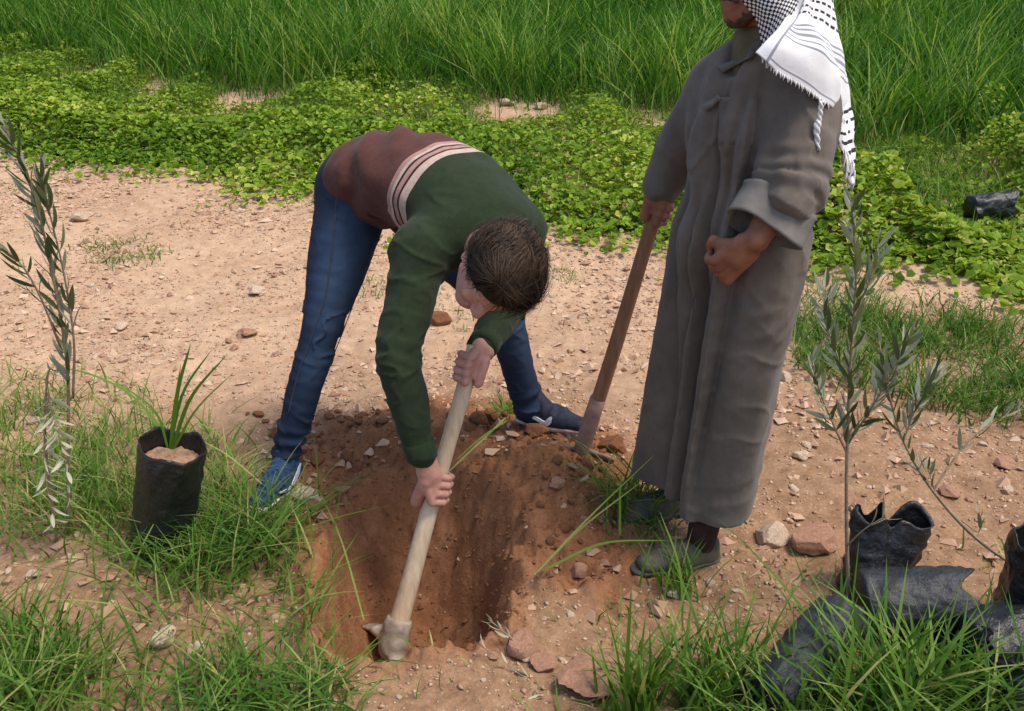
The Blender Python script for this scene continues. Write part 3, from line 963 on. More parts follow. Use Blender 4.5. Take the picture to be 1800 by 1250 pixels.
g1 = gravel([(-600, 250), (-100, 265), (560, 330), (1140, 410), (1800, 500), (1900, 1260), (-400, 1260)], 3200, 0.003, 0.014, None, 1)
inside = dug_mask(g1[0][::6, 0], g1[0][::6, 1]) > 0.5
g1 = (g1[0], g1[1][np.repeat(~inside, 8) | np.repeat(RNG.random(len(inside)) < 0.04, 8)], g1[2])
tag(obj('gravel', new_mesh('gravel', g1[0], g1[1], [m_gravel], attrs={'rnd': g1[2] * 0.85}, smooth=True)), 'fine pale gravel strewn over the bare earth', 'gravel', kind='stuff')
g3 = gravel([(-100, 268), (560, 330), (1140, 415), (1800, 500), (1900, 1100), (-100, 1100)], 1300, 0.006, 0.034, None, 3)
ins3 = hole_r(g3[0][::6, 0], g3[0][::6, 1]) < 1.05
tag(obj('gravel', new_mesh('coarse_gravel', g3[0], g3[1][np.repeat(~ins3, 8)], [m_gravel], attrs={'rnd': g3[2] * 0.8 * (0.55 + 0.45 * sstep(2.4, 3.4, g3[0][:, 1]))}, smooth=False)), 'coarse broken stone chips lying among the fine gravel', 'gravel', kind='stuff')
g2 = gravel([(420, 700), (1090, 700), (1100, 1000), (880, 1130), (600, 1130), (560, 950)], 4200, 0.003, 0.016, None, 2)
keep = dug_mask(g2[0][::6, 0], g2[0][::6, 1]) > 0.4
m_crumb = mat_simple('red_earth_crumb', (0.13, 0.048, 0.02), (0.34, 0.16, 0.075), 25, 0.95)
tag(obj('soil_crumbs', new_mesh('soil_crumbs', g2[0], g2[1][np.repeat(keep, 8)], [m_crumb], smooth=False)), 'crumbs of red earth in and round the hole', 'soil', kind='stuff')
# ---------------------------------------------------------------- cloth and skin materials
def mat_skin(name, c1, c2, rough=0.55):
    m, nt, b = mat_new(name)
    n = noise(nt, 22, 5, 0.6, objco(nt))
    r = ramp(nt, [(0.3, c1), (0.7, c2)])
    nt.links.new(n.outputs[0], r.inputs[0])
    nt.links.new(r.outputs[0], b.inputs['Base Color'])
    b.inputs['Roughness'].default_value = rough
    b.inputs['Subsurface Weight'].default_value = 0.12
    b.inputs['Subsurface Radius'].default_value = (0.012, 0.004, 0.002)
    n2 = noise(nt, 160, 4, 0.6, objco(nt))
    bump(nt, b, n2.outputs[0], 0.25, 0.002)
    return m
m_skin_pale = mat_skin('pale_skin', (0.43, 0.20, 0.145), (0.58, 0.31, 0.24))
m_skin_tan = mat_skin('weathered_skin', (0.20, 0.078, 0.045), (0.35, 0.150, 0.088))

# jumper: maroon body, cream and dark stripes, green chest and sleeves (knitted bands follow 'along')
m_jumper, nt, b = mat_new('striped_knit')
al = attr(nt, 'along')
mar, crm, pnk, drk, grn = (0.085, 0.029, 0.021), (0.46, 0.35, 0.28), (0.36, 0.20, 0.165), (0.034, 0.011, 0.011), (0.020, 0.032, 0.013)
st = [(0.0, mar), (0.535, pnk), (0.562, crm), (0.577, drk), (0.589, pnk), (0.612, drk), (0.625, crm), (0.664, grn)]
rp = ramp(nt, st, 'CONSTANT'); nt.links.new(al, rp.inputs[0])
nz = noise(nt, 60, 5, 0.7, objco(nt))
vr_ = ramp(nt, [(0.25, (0.72, 0.72, 0.72)), (0.75, (1.2, 1.2, 1.2))]); nt.links.new(nz.outputs[0], vr_.inputs[0])
nt.links.new(mix(nt, 1.0, rp.outputs[0], vr_.outputs[0], 'MULTIPLY'), b.inputs['Base Color'])
b.inputs['Roughness'].default_value = 0.95
b.inputs['Sheen Weight'].default_value = 0.06
b.inputs['Sheen Roughness'].default_value = 0.5
kn = noise(nt, 350, 2, 0.5, objco(nt)); kp = bump(nt, b, kn.outputs[0], 0.35, 0.002)
kw = nt.nodes.new('ShaderNodeMath'); kw.operation = 'MULTIPLY'; kw.inputs[1].default_value = 420.0; nt.links.new(al, kw.inputs[0])
ks = nt.nodes.new('ShaderNodeMath'); ks.operation = 'SINE'; nt.links.new(kw.outputs[0], ks.inputs[0])
kp = bump(nt, b, ks.outputs[0], 0.07, 0.002, kp)
kn2 = noise(nt, 14, 3, 0.5, objco(nt)); bump(nt, b, kn2.outputs[0], 0.35, 0.012, kp)

m_jeans, nt, b = mat_new('blue_denim')
fa = attr(nt, 'fade')
nz = noise(nt, 9, 5, 0.65, objco(nt))
dr = ramp(nt, [(0.2, (0.006, 0.010, 0.024)), (0.8, (0.013, 0.022, 0.050))]); nt.links.new(nz.outputs[0], dr.inputs[0])
lt = ramp(nt, [(0.2, (0.026, 0.052, 0.105)), (0.8, (0.062, 0.106, 0.18))]); nt.links.new(nz.outputs[0], lt.inputs[0])
nt.links.new(mix(nt, fa, dr.outputs[0], lt.outputs[0]), b.inputs['Base Color'])
b.inputs['Roughness'].default_value = 0.85
wv = noise(nt, 420, 2, 0.5, objco(nt)); jp = bump(nt, b, wv.outputs[0], 0.3, 0.0015)
wr = noise(nt, 18, 3, 0.5, objco(nt, (1, 1, 2.5))); bump(nt, b, wr.outputs[0], 0.12, 0.012, jp)

m_robe, nt, b = mat_new('grey_brown_cotton')
nz = noise(nt, 5, 6, 0.65, objco(nt)); nz2 = noise(nt, 26, 5, 0.7, objco(nt))
dr = ramp(nt, [(0.3, (0.098, 0.080, 0.065)), (0.7, (0.158, 0.128, 0.104))]); nt.links.new(nz.outputs[0], dr.inputs[0])
vr_ = ramp(nt, [(0.3, (0.86, 0.86, 0.86)), (0.7, (1.12, 1.10, 1.08))]); nt.links.new(nz2.outputs[0], vr_.inputs[0])
nt.links.new(mix(nt, 1.0, dr.outputs[0], vr_.outputs[0], 'MULTIPLY'), b.inputs['Base Color'])
b.inputs['Roughness'].default_value = 0.9
b.inputs['Sheen Weight'].default_value = 0.1
wv = noise(nt, 380, 2, 0.5, objco(nt)); jp = bump(nt, b, wv.outputs[0], 0.2, 0.001)
wr = noise(nt, 16, 4, 0.6, objco(nt, (1.6, 1.6, 0.35))); jp = bump(nt, b, wr.outputs[0], 0.18, 0.014, jp)
wr2 = noise(nt, 9, 3, 0.5, objco(nt)); bump(nt, b, wr2.outputs[0], 0.4, 0.015, jp)
m_robetrim = mat_simple('grey_cotton_trim', (0.12, 0.108, 0.096), (0.19, 0.172, 0.152), 20, 0.9, 60, 0.3, 0.002)
m_undershirt = mat_simple('olive_undershirt', (0.10, 0.085, 0.045), (0.16, 0.135, 0.075), 20, 0.9)

m_hair, nt, b = mat_new('dark_brown_hair')
hr = ramp(nt, [(0.0, (0.011, 0.007, 0.0045)), (0.6, (0.036, 0.021, 0.012)), (1.0, (0.095, 0.058, 0.033))])
nt.links.new(attr(nt, 'rnd'), hr.inputs[0]); nt.links.new(hr.outputs[0], b.inputs['Base Color'])
b.inputs['Roughness'].default_value = 0.6; b.inputs['Specular IOR Level'].default_value = 0.18
m_beard = mat_simple('grizzled_beard', (0.055, 0.032, 0.022), (0.12, 0.072, 0.050), 90, 0.9, 200, 0.8, 0.004)
m_eye = mat_simple('eye_white', (0.6, 0.58, 0.55), (0.7, 0.68, 0.65), 5, 0.3)
m_lip = mat_simple('lip_skin', (0.28, 0.10, 0.08), (0.36, 0.15, 0.12), 20, 0.5)
m_shoe_blue = mat_simple('blue_mesh_fabric', (0.010, 0.022, 0.055), (0.045, 0.095, 0.21), 40, 0.7, 160, 0.6, 0.003)
m_shoe_dark = mat_simple('navy_mesh_fabric', (0.010, 0.012, 0.020), (0.030, 0.036, 0.055), 40, 0.7, 160, 0.6, 0.003)
m_white = mat_simple('white_rubber', (0.62, 0.60, 0.58), (0.78, 0.76, 0.74), 30, 0.6)
m_sole = mat_simple('dusty_sole', (0.42, 0.32, 0.28), (0.58, 0.48, 0.42), 30, 0.8)
m_shoe_grey = mat_simple('dusty_grey_leather', (0.050, 0.046, 0.034), (0.135, 0.12, 0.09), 22, 0.85, 60, 0.5, 0.004)
m_sock = mat_simple('dark_maroon_sock', (0.030, 0.014, 0.012), (0.06, 0.03, 0.025), 30, 0.95)

# ---------------------------------------------------------------- bodies
def add_head(F, c, r, f, u, s=1.0, k=0.012):
    """Head with face; c = centre of the skull, r/f/u = right, forward, up."""
    A = [r, f, u]
    P = lambda x, y, z: c + s * (x * r + y * f + z * u)
    F.ell(P(0, -0.008, 0.03), (0.076 * s, 0.096 * s, 0.088 * s), A, k)
    F.ell(P(0, 0.030, -0.03), (0.062 * s, 0.062 * s, 0.075 * s), A, 0.03)
    F.cap(P(0, 0.060, -0.092), 0.024 * s, P(0, 0.066, -0.088), 0.024 * s, 0.025)
    for g in (-1, 1):
        F.cap(P(g * 0.052, 0.0, -0.055), 0.018 * s, P(g * 0.016, 0.062, -0.092), 0.02 * s, 0.02)
        F.ell(P(g * 0.042, 0.066, -0.026), (0.022 * s, 0.018 * s, 0.020 * s), A, 0.015)
        F.cap(P(g * 0.012, 0.087, 0.018), 0.011 * s, P(g * 0.045, 0.076, 0.018), 0.009 * s, 0.014)
        F.ell(P(g * 0.031, 0.098, 0.0), (0.018 * s, 0.016 * s, 0.012 * s), A, 0.012, op='s')
        F.ell(P(g * 0.031, 0.076, 0.001), (0.013 * s, 0.013 * s, 0.010 * s), A, 0.004)
        F.ell(P(g * 0.084, -0.016, -0.006), (0.009 * s, 0.017 * s, 0.032 * s), A, 0.004)
        F.ell(P(g * 0.095, -0.008, -0.004), (0.007 * s, 0.010 * s, 0.020 * s), A, 0.003, op='s')
        F.ell(P(g * 0.013, 0.098, -0.036), (0.010 * s, 0.010 * s, 0.008 * s), A, 0.008)
    F.cap(P(0, 0.088, 0.012), 0.010 * s, P(0, 0.110, -0.032), 0.012 * s, 0.012)
    F.cap(P(-0.018, 0.086, -0.062), 0.007 * s, P(0.018, 0.086, -0.062), 0.007 * s, 0.008)
    F.cap(P(-0.015, 0.085, -0.073), 0.008 * s, P(0.015, 0.085, -0.073), 0.008 * s, 0.008)
    F.cap(P(-0.020, 0.098, -0.0675), 0.0025 * s, P(0.020, 0.098, -0.0675), 0.0025 * s, 0.003, op='s')

def add_grip(F, wrist, P, a, n, rh, wrap=1.0, s=1.0, wr=0.027, thumb=True, close=3.9):
    """A hand closed round a rod: P = rod point under the middle of the hand, a = rod direction towards the thumb,
    n = from the rod to the back of the hand."""
    a = nrm(a); n = nrm(np.asarray(n) - a * np.dot(n, a))
    b = np.cross(a, n) * wrap
    pt = lambda al, ph, R: P + a * al + R * (n * math.cos(ph) + b * math.sin(ph))
    offs = [0.033 * s, 0.011 * s, -0.011 * s, -0.031 * s]
    rf = [0.0094 * s, 0.0098 * s, 0.0093 * s, 0.0082 * s]
    kn = []
    for i in range(4):
        k = pt(offs[i], 0.75 - 0.06 * abs(i - 1), rh + 0.017 * s)
        kn.append(k)
        base = wrist + (k - wrist) * 0.15 + a * offs[i] * 0.55
        F.cap(base, 0.0150 * s, k, 0.0118 * s, 0.006)
    F.cap(wrist, wr * 0.9, (kn[1] + kn[2]) * 0.25 + wrist * 0.5, wr * 0.8, 0.02)
    m0 = pt(0.03 * s, -0.7, rh + 0.014 * s); m1 = pt(-0.028 * s, -0.55, rh + 0.014 * s)
    F.cap(m0, 0.014 * s, m1, 0.013 * s, 0.014)
    for i in range(4):
        r = rf[i]
        L = close - 0.18 * abs(i - 1)
        ph = [0.75, 1.55, 2.35, 3.05, L]
        pts = [kn[i]] + [pt(offs[i] * (1 - 0.04 * j), q, rh + r * (1.05 + 0.25 * (j == 1))) for j, q in enumerate(ph[1:], 1)]
        F.chain(pts, [r * 1.10, r * 1.0, r * 0.98, r * 0.9, r * 0.78], 0.0015, 1)
    if thumb:
        t0 = wrist * 0.6 + kn[0] * 0.4 + a * 0.012 * s
        t1 = pt(0.052 * s, -0.9, rh + 0.017 * s)
        t2 = pt(0.056 * s, -1.9, rh + 0.012 * s)
        t3 = pt(0.044 * s, -2.75, rh + 0.010 * s)
        F.chain([t0, t1, t2, t3], [0.017 * s, 0.0135 * s, 0.0115 * s, 0.009 * s], 0.008)

def crease(X, Y, Z, f, seed, width=0.10):
    """Thin sharp fold lines, 0..1."""
    n_ = noise3(X, Y, Z, f, seed) + 0.35 * noise3(X, Y, Z, f * 2.1, seed + 3)
    return np.clip(1 - np.abs(n_) / width, 0, 1) ** 1.5

# ================================================================ the bent man
rHip, lHip = W(622, 352, 3.05), W(712, 352, 3.17)
rKnee, lKnee = W(566, 572, 2.87), W(882, 540, 2.98)
rAnk, lAnk = W(503, 800, 2.80), W(934, 734, 3.07)
pelv, waist, chest, upch, neckb = W(650, 318, 3.10), W(712, 314, 2.98), W(790, 340, 2.83), W(842, 392, 2.72), W(868, 425, 2.63)
rSh, lSh = W(738, 440, 2.60), W(915, 402, 2.84)
rElb, lElb = W(700, 632, 2.46), W(893, 538, 2.87)
rWri, lWri = W(741, 800, 2.41), W(848, 608, 2.62)
lat = nrm(lSh - rSh)
latp = nrm(np.array([0.62, 0.78, 0.0]))
# the tool handle he holds
hTop, hBot = W(833, 618, 2.575), W(694, 1118, 2.33)
hdir = nrm(hTop - hBot)
def on_handle(py):
    lo, hi = 0.0, 1.0
    for _ in range(40):
        t = (lo + hi) / 2
        p = hBot + (hTop - hBot) * t
        d = p[1] * CS + (CAM_H - p[2]) * SN
        y = 625 - FOC * ((p[1] * SN + (p[2] - CAM_H) * CS) / d)
        if y > py: lo = t
        else: hi = t
    return hBot + (hTop - hBot) * t
gripR, gripL = on_handle(853), on_handle(648)

hu = nrm(np.array([0.60, -0.72, 0.30]))
hf = np.array([-0.40, -0.28, -0.87]); hf = nrm(hf - hu * np.dot(hf, hu))
hr_ = np.cross(hf, hu)
hc = W(869, 480, 2.45)
HS = 1.06

F = Field((-0.92, 2.30, -0.02), (0.30, 3.36, 1.14), 0.0037)
# legs and trunk
F.chain([rHip, rKnee, rAnk + [0, 0, 0.0]], [0.078, 0.052, 0.036], 0.03)
F.chain([lHip, lKnee, lAnk], [0.078, 0.052, 0.036], 0.03)
fR, fL = nrm(np.array([-0.22, -0.97, 0])), nrm(np.array([0.90, -0.38, 0]))
for A_, f_ in ((rAnk, fR), (lAnk, fL)):
    F.cap(A_ - f_ * 0.04 - [0, 0, 0.055], 0.026, A_ + f_ * 0.13 - [0, 0, 0.062], 0.024, 0.03)
F.ecap(pelv, (0.145, 0.105), waist, (0.135, 0.10), latp, 0.04)
F.ecap(waist, (0.135, 0.10), chest, (0.150, 0.11), latp, 0.04)
F.ecap(chest, (0.150, 0.11), upch, (0.145, 0.095), lat, 0.04)
F.chain([rSh, rElb, rWri], [0.052, 0.040, 0.028], 0.03)
F.chain([lSh, lElb, lWri], [0.052, 0.040, 0.028], 0.03)
F.cap(rSh, 0.05, upch, 0.07, 0.04); F.cap(lSh, 0.05, upch, 0.07, 0.04)
F.cap(upch, 0.06, hc - 0.045 * hu - 0.03 * hf, 0.056, 0.03)
add_head(F, hc, hr_, hf, hu, HS)
add_grip(F, rWri + (gripR - rWri) * 0.12, gripR, -hdir, np.array([-0.62, -0.72, 0.25]), 0.0255, wrap=-1, s=1.22, wr=0.03)
add_grip(F, lWri, gripL, hdir, np.array([0.62, -0.58, 0.5]), 0.024, wrap=-1, s=1.16, wr=0.029)
bv, bf = F.mesh()
man = thing('person', (pelv[0], 2.95, 0.0), 'person in a maroon and green striped jumper and jeans bending over the hole', 'person')
part('body', bv, bf, m_skin_pale, man)

# eyes
mb = MB()
for g in (-1, 1):
    e = hc + HS * (g * 0.031 * hr_ + 0.079 * hf + 0.001 * hu)
    add_tube(mb, [e, e + hf * 0.008], [0.009, 0.006], 8)
v, f = mb.out()
part('eyes', v, f, m_eye, man)

# hair: a cap of hair with combed locks
F = Field(hc - 0.2, hc + 0.2, 0.004)
Ax = [hr_, hf, hu]
Ph = lambda x, y, z: hc + HS * (x * hr_ + y * hf + z * hu)
F.ell(Ph(0, -0.014, 0.040), (0.088 * HS, 0.104 * HS, 0.094 * HS), Ax, 0.0)
F.ell(Ph(0, -0.052, 0.0), (0.078 * HS, 0.062 * HS, 0.085 * HS), Ax, 0.02)
F.cap(Ph(-0.05, 0.070, 0.070), 0.020, Ph(0.05, 0.070, 0.070), 0.020, 0.02)
cutp = Ph(0, 0.078, 0.045); F.ell(Ph(0, 0.105, -0.035), (0.085 * HS, 0.075 * HS, 0.082 * HS), Ax, 0.008, op='s')
for g in (-1, 1):
    F.ell(Ph(g * 0.092, 0.002, -0.022), (0.026, 0.036, 0.046), Ax, 0.008, op='s')
F.displace(lambda X, Y, Z: 0.006 * noise3(X, Y, Z, 55, 3))
v1, f1 = F.mesh()
vs, fs, rs = [v1], [f1], [np.full(len(v1), 0.25)]
nb = len(v1)
rg = np.random.default_rng(5)
wh = np.array([-0.15, -0.86, 0.45]); wh /= np.linalg.norm(wh)       # whorl at the back of the crown
def skull(dv, lift):
    q = dv / np.linalg.norm(dv, axis=-1, keepdims=True)
    c0 = np.array([0, -0.016, 0.036]); rad = np.array([0.090, 0.106, 0.097])
    L = 1 / np.sqrt(((q / rad) ** 2).sum(-1, keepdims=True))
    p = (c0 + q * (L + lift)) * HS
    return hc + p[..., :1] * hr_ + p[..., 1:2] * hf + p[..., 2:3] * hu
ns, sg = 11000, 7
d0 = rg.normal(0, 1, (ns * 3, 3)); d0 /= np.linalg.norm(d0, axis=1)[:, None]
ok = (d0[:, 2] > -0.30 + 0.85 * np.maximum(d0[:, 1], 0)) & (d0[:, 2] > -0.55) & ~((np.abs(d0[:, 0]) > 0.62) & (d0[:, 2] < 0.02) & (d0[:, 1] > -0.5))
d0 = d0[ok][:ns]
fr = rg.uniform((-0.62, 0.45, 0.35), (0.62, 0.85, 0.75), (1500, 3)); fr /= np.linalg.norm(fr, axis=1)[:, None]
d0 = np.concatenate([d0, fr]); ns = len(d0)
flow = d0 - wh * (d0 @ wh)[:, None]
flow += np.array([0.55, 0.65, 0.0]) * 0.5
flow += rg.normal(0, 0.17, flow.shape) + 0.42 * np.stack([np.sin(9 * d0[:, 0] + 5 * d0[:, 2]), 0 * d0[:, 0], np.cos(8 * d0[:, 1])], 1)
flow -= d0 * (flow * d0).sum(1)[:, None]
flow /= np.linalg.norm(flow, axis=1)[:, None] + 1e-6
length = rg.uniform(0.35, 0.75, ns); length[-1500:] = rg.uniform(0.5, 1.0, 1500)
lk_ = np.sin(17 * d0[:, 0] + 9 * d0[:, 1] + 6 * d0[:, 2] + 2.5 * np.sin(5 * d0[:, 1] + 3 * d0[:, 0]))
lift0 = 0.0005 + 0.007 * rg.random(ns) ** 1.5 + 0.008 * np.clip(lk_, 0, 1) ** 1.5 + (rg.random(ns) < 0.03) * 0.012; lift0[-1500:] += rg.uniform(0.006, 0.020, 1500)
T = np.linspace(0, 1, sg)
path = np.stack([skull(np.cos(length * t)[:, None] * d0 + np.sin(length * t)[:, None] * flow, (lift0 + 0.010 * np.sin(np.pi * min(t, 0.85)))[:, None]) for t in T], 1)
droop = (T ** 2)[None, :, None] * np.array([0, 0, -0.012])
path = path + droop
tan = np.gradient(path, axis=1)
out = path - hc
sd = np.cross(tan, out); sd /= np.linalg.norm(sd, axis=2, keepdims=True) + 1e-9
ww = (0.00095 * np.interp(T, [0, 0.5, 1], [0.9, 1.0, 0.15]))[None, :, None]
sv = np.stack([path - sd * ww, path + sd * ww], 2).reshape(-1, 3)
base = (np.arange(ns)[:, None] * sg * 2 + np.arange(sg - 1)[None, :] * 2).ravel() + nb
vs.append(sv); fs.append(np.stack([base, base + 1, base + 3, base + 2], 1))
lock = 0.5 + 0.5 * np.sin(26 * d0[:, 0] + 14 * d0[:, 1] + 9 * d0[:, 2])
rs.append(np.repeat(np.clip(0.55 * rg.beta(1.6, 2.6, ns) + 0.5 * np.clip(lk_, -0.4, 1), 0, 1), sg * 2))
part('hair', np.concatenate(vs), np.concatenate(fs), m_hair, man, attrs={'rnd': np.concatenate(rs)})

# jumper
F = Field((-0.78, 2.2, 0.2), (0.3, 3.45, 1.25), 0.0058)
hemp = pelv + (waist - pelv) * 0.12
F.echain([hemp, waist, chest, upch], [(0.178, 0.150), (0.182, 0.150), (0.190, 0.145), (0.168, 0.115)], [latp, latp, latp * 0.6 + lat * 0.4, lat])
F.cap(rSh, 0.078, upch, 0.10, 0.06); F.cap(lSh, 0.078, upch, 0.10, 0.06)
F.cap(upch, 0.09, upch + (neckb - upch) * 0.9, 0.072, 0.04)
def sleeve(S, E, Wp, ru, re, rw):
    m1 = (S + E) / 2
    F.chain([S, m1, E, E * 0.45 + Wp * 0.55, Wp], [ru, ru * 0.93, re, (re + rw) / 2 + 0.004, rw], 0.035)
sleeve(rSh, rElb, rWri, 0.077, 0.062, 0.040)
sleeve(lSh, lElb, lWri, 0.074, 0.060, 0.042)
F.plane(rWri + (rWri - rElb) * 0.02, rWri - rElb) if False else None
spine = [hemp, waist, chest, upch, neckb]
def seg_t(P, pts):
    best = np.full(len(P), 1e9); bt = np.zeros(len(P)); L0 = 0
    tot = sum(np.linalg.norm(pts[i + 1] - pts[i]) for i in range(len(pts) - 1))
    for i in range(len(pts) - 1):
        a_, v_ = pts[i], pts[i + 1] - pts[i]
        L = np.linalg.norm(v_)
        t = np.clip(((P - a_) @ v_) / L ** 2, 0, 1)
        d = np.linalg.norm(P - a_ - t[:, None] * v_, axis=1)
        m = d < best
        best[m] = d[m]; bt[m] = (L0 + t[m] * L) / tot
        L0 += L
    return best, bt
def jumper_folds(X, Y, Z):
    P = np.stack([X, Y, Z], 1)
    ds, ts = seg_t(P, spine)
    o = 0.009 * noise3(X, Y, Z, 8, 31) + 0.008 * noise3(X, Y, Z, 19, 33)
    for (S, E, Wp) in ((rSh, rElb, rWri), (lSh, lElb, lWri)):
        da, ta = seg_t(P, [S, E, Wp])
        near = np.exp(-((da - 0.06) / 0.05) ** 2)
        el = np.exp(-((ta - 0.52) / 0.16) ** 2) + 0.7 * np.exp(-((ta - 0.05) / 0.16) ** 2)
        o += near * el * 0.0032 * np.sin(ta * 62 + 9 * noise3(X, Y, Z, 10, 5)) * (0.5 + noise3(X, Y, Z, 14, 6))
        o -= near * (0.35 + el) * 0.007 * crease(X + Z * 0.5, Y + Z * 0.5, Z * 1.7, 9, 35)
    o -= 0.007 * crease(X * 0.7 + Z, Y * 0.7 + Z * 0.4, Z * 1.5, 6, 37) * np.exp(-((ts - 0.55) / 0.35) ** 2)
    # hanging folds along the flank
    o += 0.009 * np.sin(ts * 20 + 30 * (X * lat[0] + Y * lat[1]) + 6 * noise3(X, Y, Z, 6, 8)) * np.exp(-((ts - 0.2) / 0.2) ** 2)
    o += 0.004 * (np.abs(np.sin(ts * 30)) - 0.5) * np.exp(-((ts - 0.03) / 0.06) ** 2)
    return o
F.displace(jumper_folds)
jv, jf = F.mesh()
ds, ts = seg_t(jv, spine)
dr_, tr_ = seg_t(jv, [rSh, rElb, rWri]); dl_, tl_ = seg_t(jv, [lSh, lElb, lWri])
# straight garment coordinate along the trunk so the bands run round it evenly
axd = nrm(upch - waist); Ltot = np.dot(neckb - waist, axd)
along = np.clip(0.30 + 0.70 * ((jv - waist) @ axd) / Ltot + 0.006 * noise3(jv[:, 0], jv[:, 1], jv[:, 2], 9, 3), 0.0, 0.999)
arm = (np.minimum(dr_, dl_) < ds * 0.72) & (((jv - waist) @ axd) / Ltot > 0.18) & (np.minimum(dr_, dl_) < 0.095)
along[arm] = 0.99
part('jumper', jv, jf, m_jumper, man, attrs={'along': along})

# pale undershirt edge at the back of the waist

jump = [o for o in man.children if o.name.startswith('jumper')][0]
def knit_cuff(Wp, E, r0):
    d_ = nrm(Wp - E); s_, b_ = frame_of(d_); n_ = 36
    an_ = np.linspace(0, 2 * np.pi, n_, endpoint=False); vv = []
    prof = [(-0.045, r0 + 0.001), (-0.040, r0 + 0.006), (-0.005, r0 + 0.005), (0.012, r0 + 0.003), (0.014, r0 - 0.006), (-0.03, r0 - 0.008)]
    for al_, R_ in prof:
        rr = R_ + 0.0012 * np.sign(np.sin(an_ * 18))
        vv.append(Wp + d_ * al_ + (rr * np.cos(an_))[:, None] * s_ + (rr * np.sin(an_))[:, None] * b_)
    ff = [(i * n_ + j, i * n_ + (j + 1) % n_, (i + 1) * n_ + (j + 1) % n_, (i + 1) * n_ + j) for i in range(len(prof) - 1) for j in range(n_)]
    v_ = np.concatenate(vv) - np.array(man.location[:])
    obj('cuff', new_mesh('cuff', v_, np.array(ff), [m_jumper], attrs={'along': np.full(len(v_), 0.99)}), jump)
knit_cuff(rWri, rElb, 0.041); knit_cuff(lWri, lElb, 0.043)

# jeans
F = Field((-0.98, 2.55, 0.0), (0.32, 3.5, 1.2), 0.0055)
F.ecap(pelv + (waist - pelv) * 0.3, (0.158, 0.118), pelv - (waist - pelv) * 0.22, (0.160, 0.128), latp, 0.05)
def leg(Hp, Kn, An, r):
    F.chain([Hp, (Hp * 0.55 + Kn * 0.45), Kn, Kn * 0.6 + An * 0.4, An + (Kn - An) * 0.06], r, 0.05)
leg(rHip, rKnee, rAnk, [0.115, 0.102, 0.064, 0.058, 0.047])
leg(lHip, lKnee, lAnk, [0.104, 0.090, 0.064, 0.058, 0.050])
def jean_folds(X, Y, Z):
    P = np.stack([X, Y, Z], 1)
    o = 0.006 * noise3(X, Y, Z, 12, 61)
    for (Hp, Kn, An) in ((rHip, rKnee, rAnk), (lHip, lKnee, lAnk)):
        d, t = seg_t(P, [Hp, Kn, An])
        w_ = np.exp(-((d - 0.06) / 0.06) ** 2)
        wob = 5 * noise3(X, Y, Z, 9, 63)
        o += w_ * (0.0065 * np.sin(t * 105 + wob * 1.5) * sstep(0.82, 0.94, t) + 0.0 * t
                   + 0.0012 * np.sin(t * 50 + wob * 2) * np.exp(-((t - 0.06) / 0.10) ** 2))
        o -= w_ * 0.008 * crease(X + 0.6 * Z, Y - 0.6 * Z, Z * 1.6, 9, 65) * (0.25 + np.exp(-((t - 0.50) / 0.10) ** 2) + np.exp(-((t - 0.05) / 0.12) ** 2) + sstep(0.75, 0.9, t))
    return o
F.displace(jean_folds)
v, f = F.mesh()
fade = np.zeros(len(v))
for (Hp, Kn, An) in ((rHip, rKnee, rAnk), (lHip, lKnee, lAnk)):
    d, t = seg_t(v, [Hp, Kn, An])
    axis_pt = np.where((t < 0.5)[:, None], Hp + (Kn - Hp) * np.clip(t * 2, 0, 1)[:, None], Kn + (An - Kn) * np.clip(t * 2 - 1, 0, 1)[:, None])
    q = v - axis_pt; q /= np.linalg.norm(q, axis=1)[:, None] + 1e-6
    front = np.clip(q @ nrm(np.array([0.35, -0.93, 0.1])), 0, 1)
    fade = np.maximum(fade, (d < 0.13) * front ** 1.6 * (0.75 * np.exp(-((t - 0.30) / 0.22) ** 2) + 0.45 * np.exp(-((t - 0.60) / 0.12) ** 2) + 0.12))
part('jeans', v, f, m_jeans, man, attrs={'fade': np.clip(fade + 0.02, 0, 1)})

from mathutils.bvhtree import BVHTree
jt = BVHTree.FromPolygons([tuple(q) for q in v], [tuple(int(i) for i in q) for q in f])
jeans_o = [o for o in man.children if o.name.startswith('jeans')][0]
def on_tree(tree, px, py, lift):
    d = nrm(W(px, py, 3.0) - np.array([0, 0, CAM_H]))
    h = tree.ray_cast(Vector((0, 0, CAM_H)), Vector(d), 6)
    return None if h[0] is None else np.array(h[0]) - d * lift
m_seam = mat_simple('tan_stitched_seam', (0.030, 0.036, 0.055), (0.075, 0.075, 0.085), 120, 0.9)
for nm, pix, rr in (('seam', [(596, 300), (590, 370), (584, 440), (572, 520), (549, 590), (522, 665), (505, 735)], 0.0024), ('pocket', [(598, 318), (612, 330), (626, 338)], 0.0022), ('seam', [(660, 420), (640, 480), (616, 550), (588, 620)], 0.0018)):
    pp = [on_tree(jt, x_, y_, 0.001) for x_, y_ in spline([list(q) + [0] for q in pix], 26)[:, :2]]
    pp = [q for q in pp if q is not None]
    if len(pp) > 5:
        mb = MB(); add_tube(mb, pp, rr, 6); v_, f_ = mb.out()
        obj(nm, new_mesh(nm, v_ - np.array(man.location[:]), f_, [m_seam]), jeans_o)

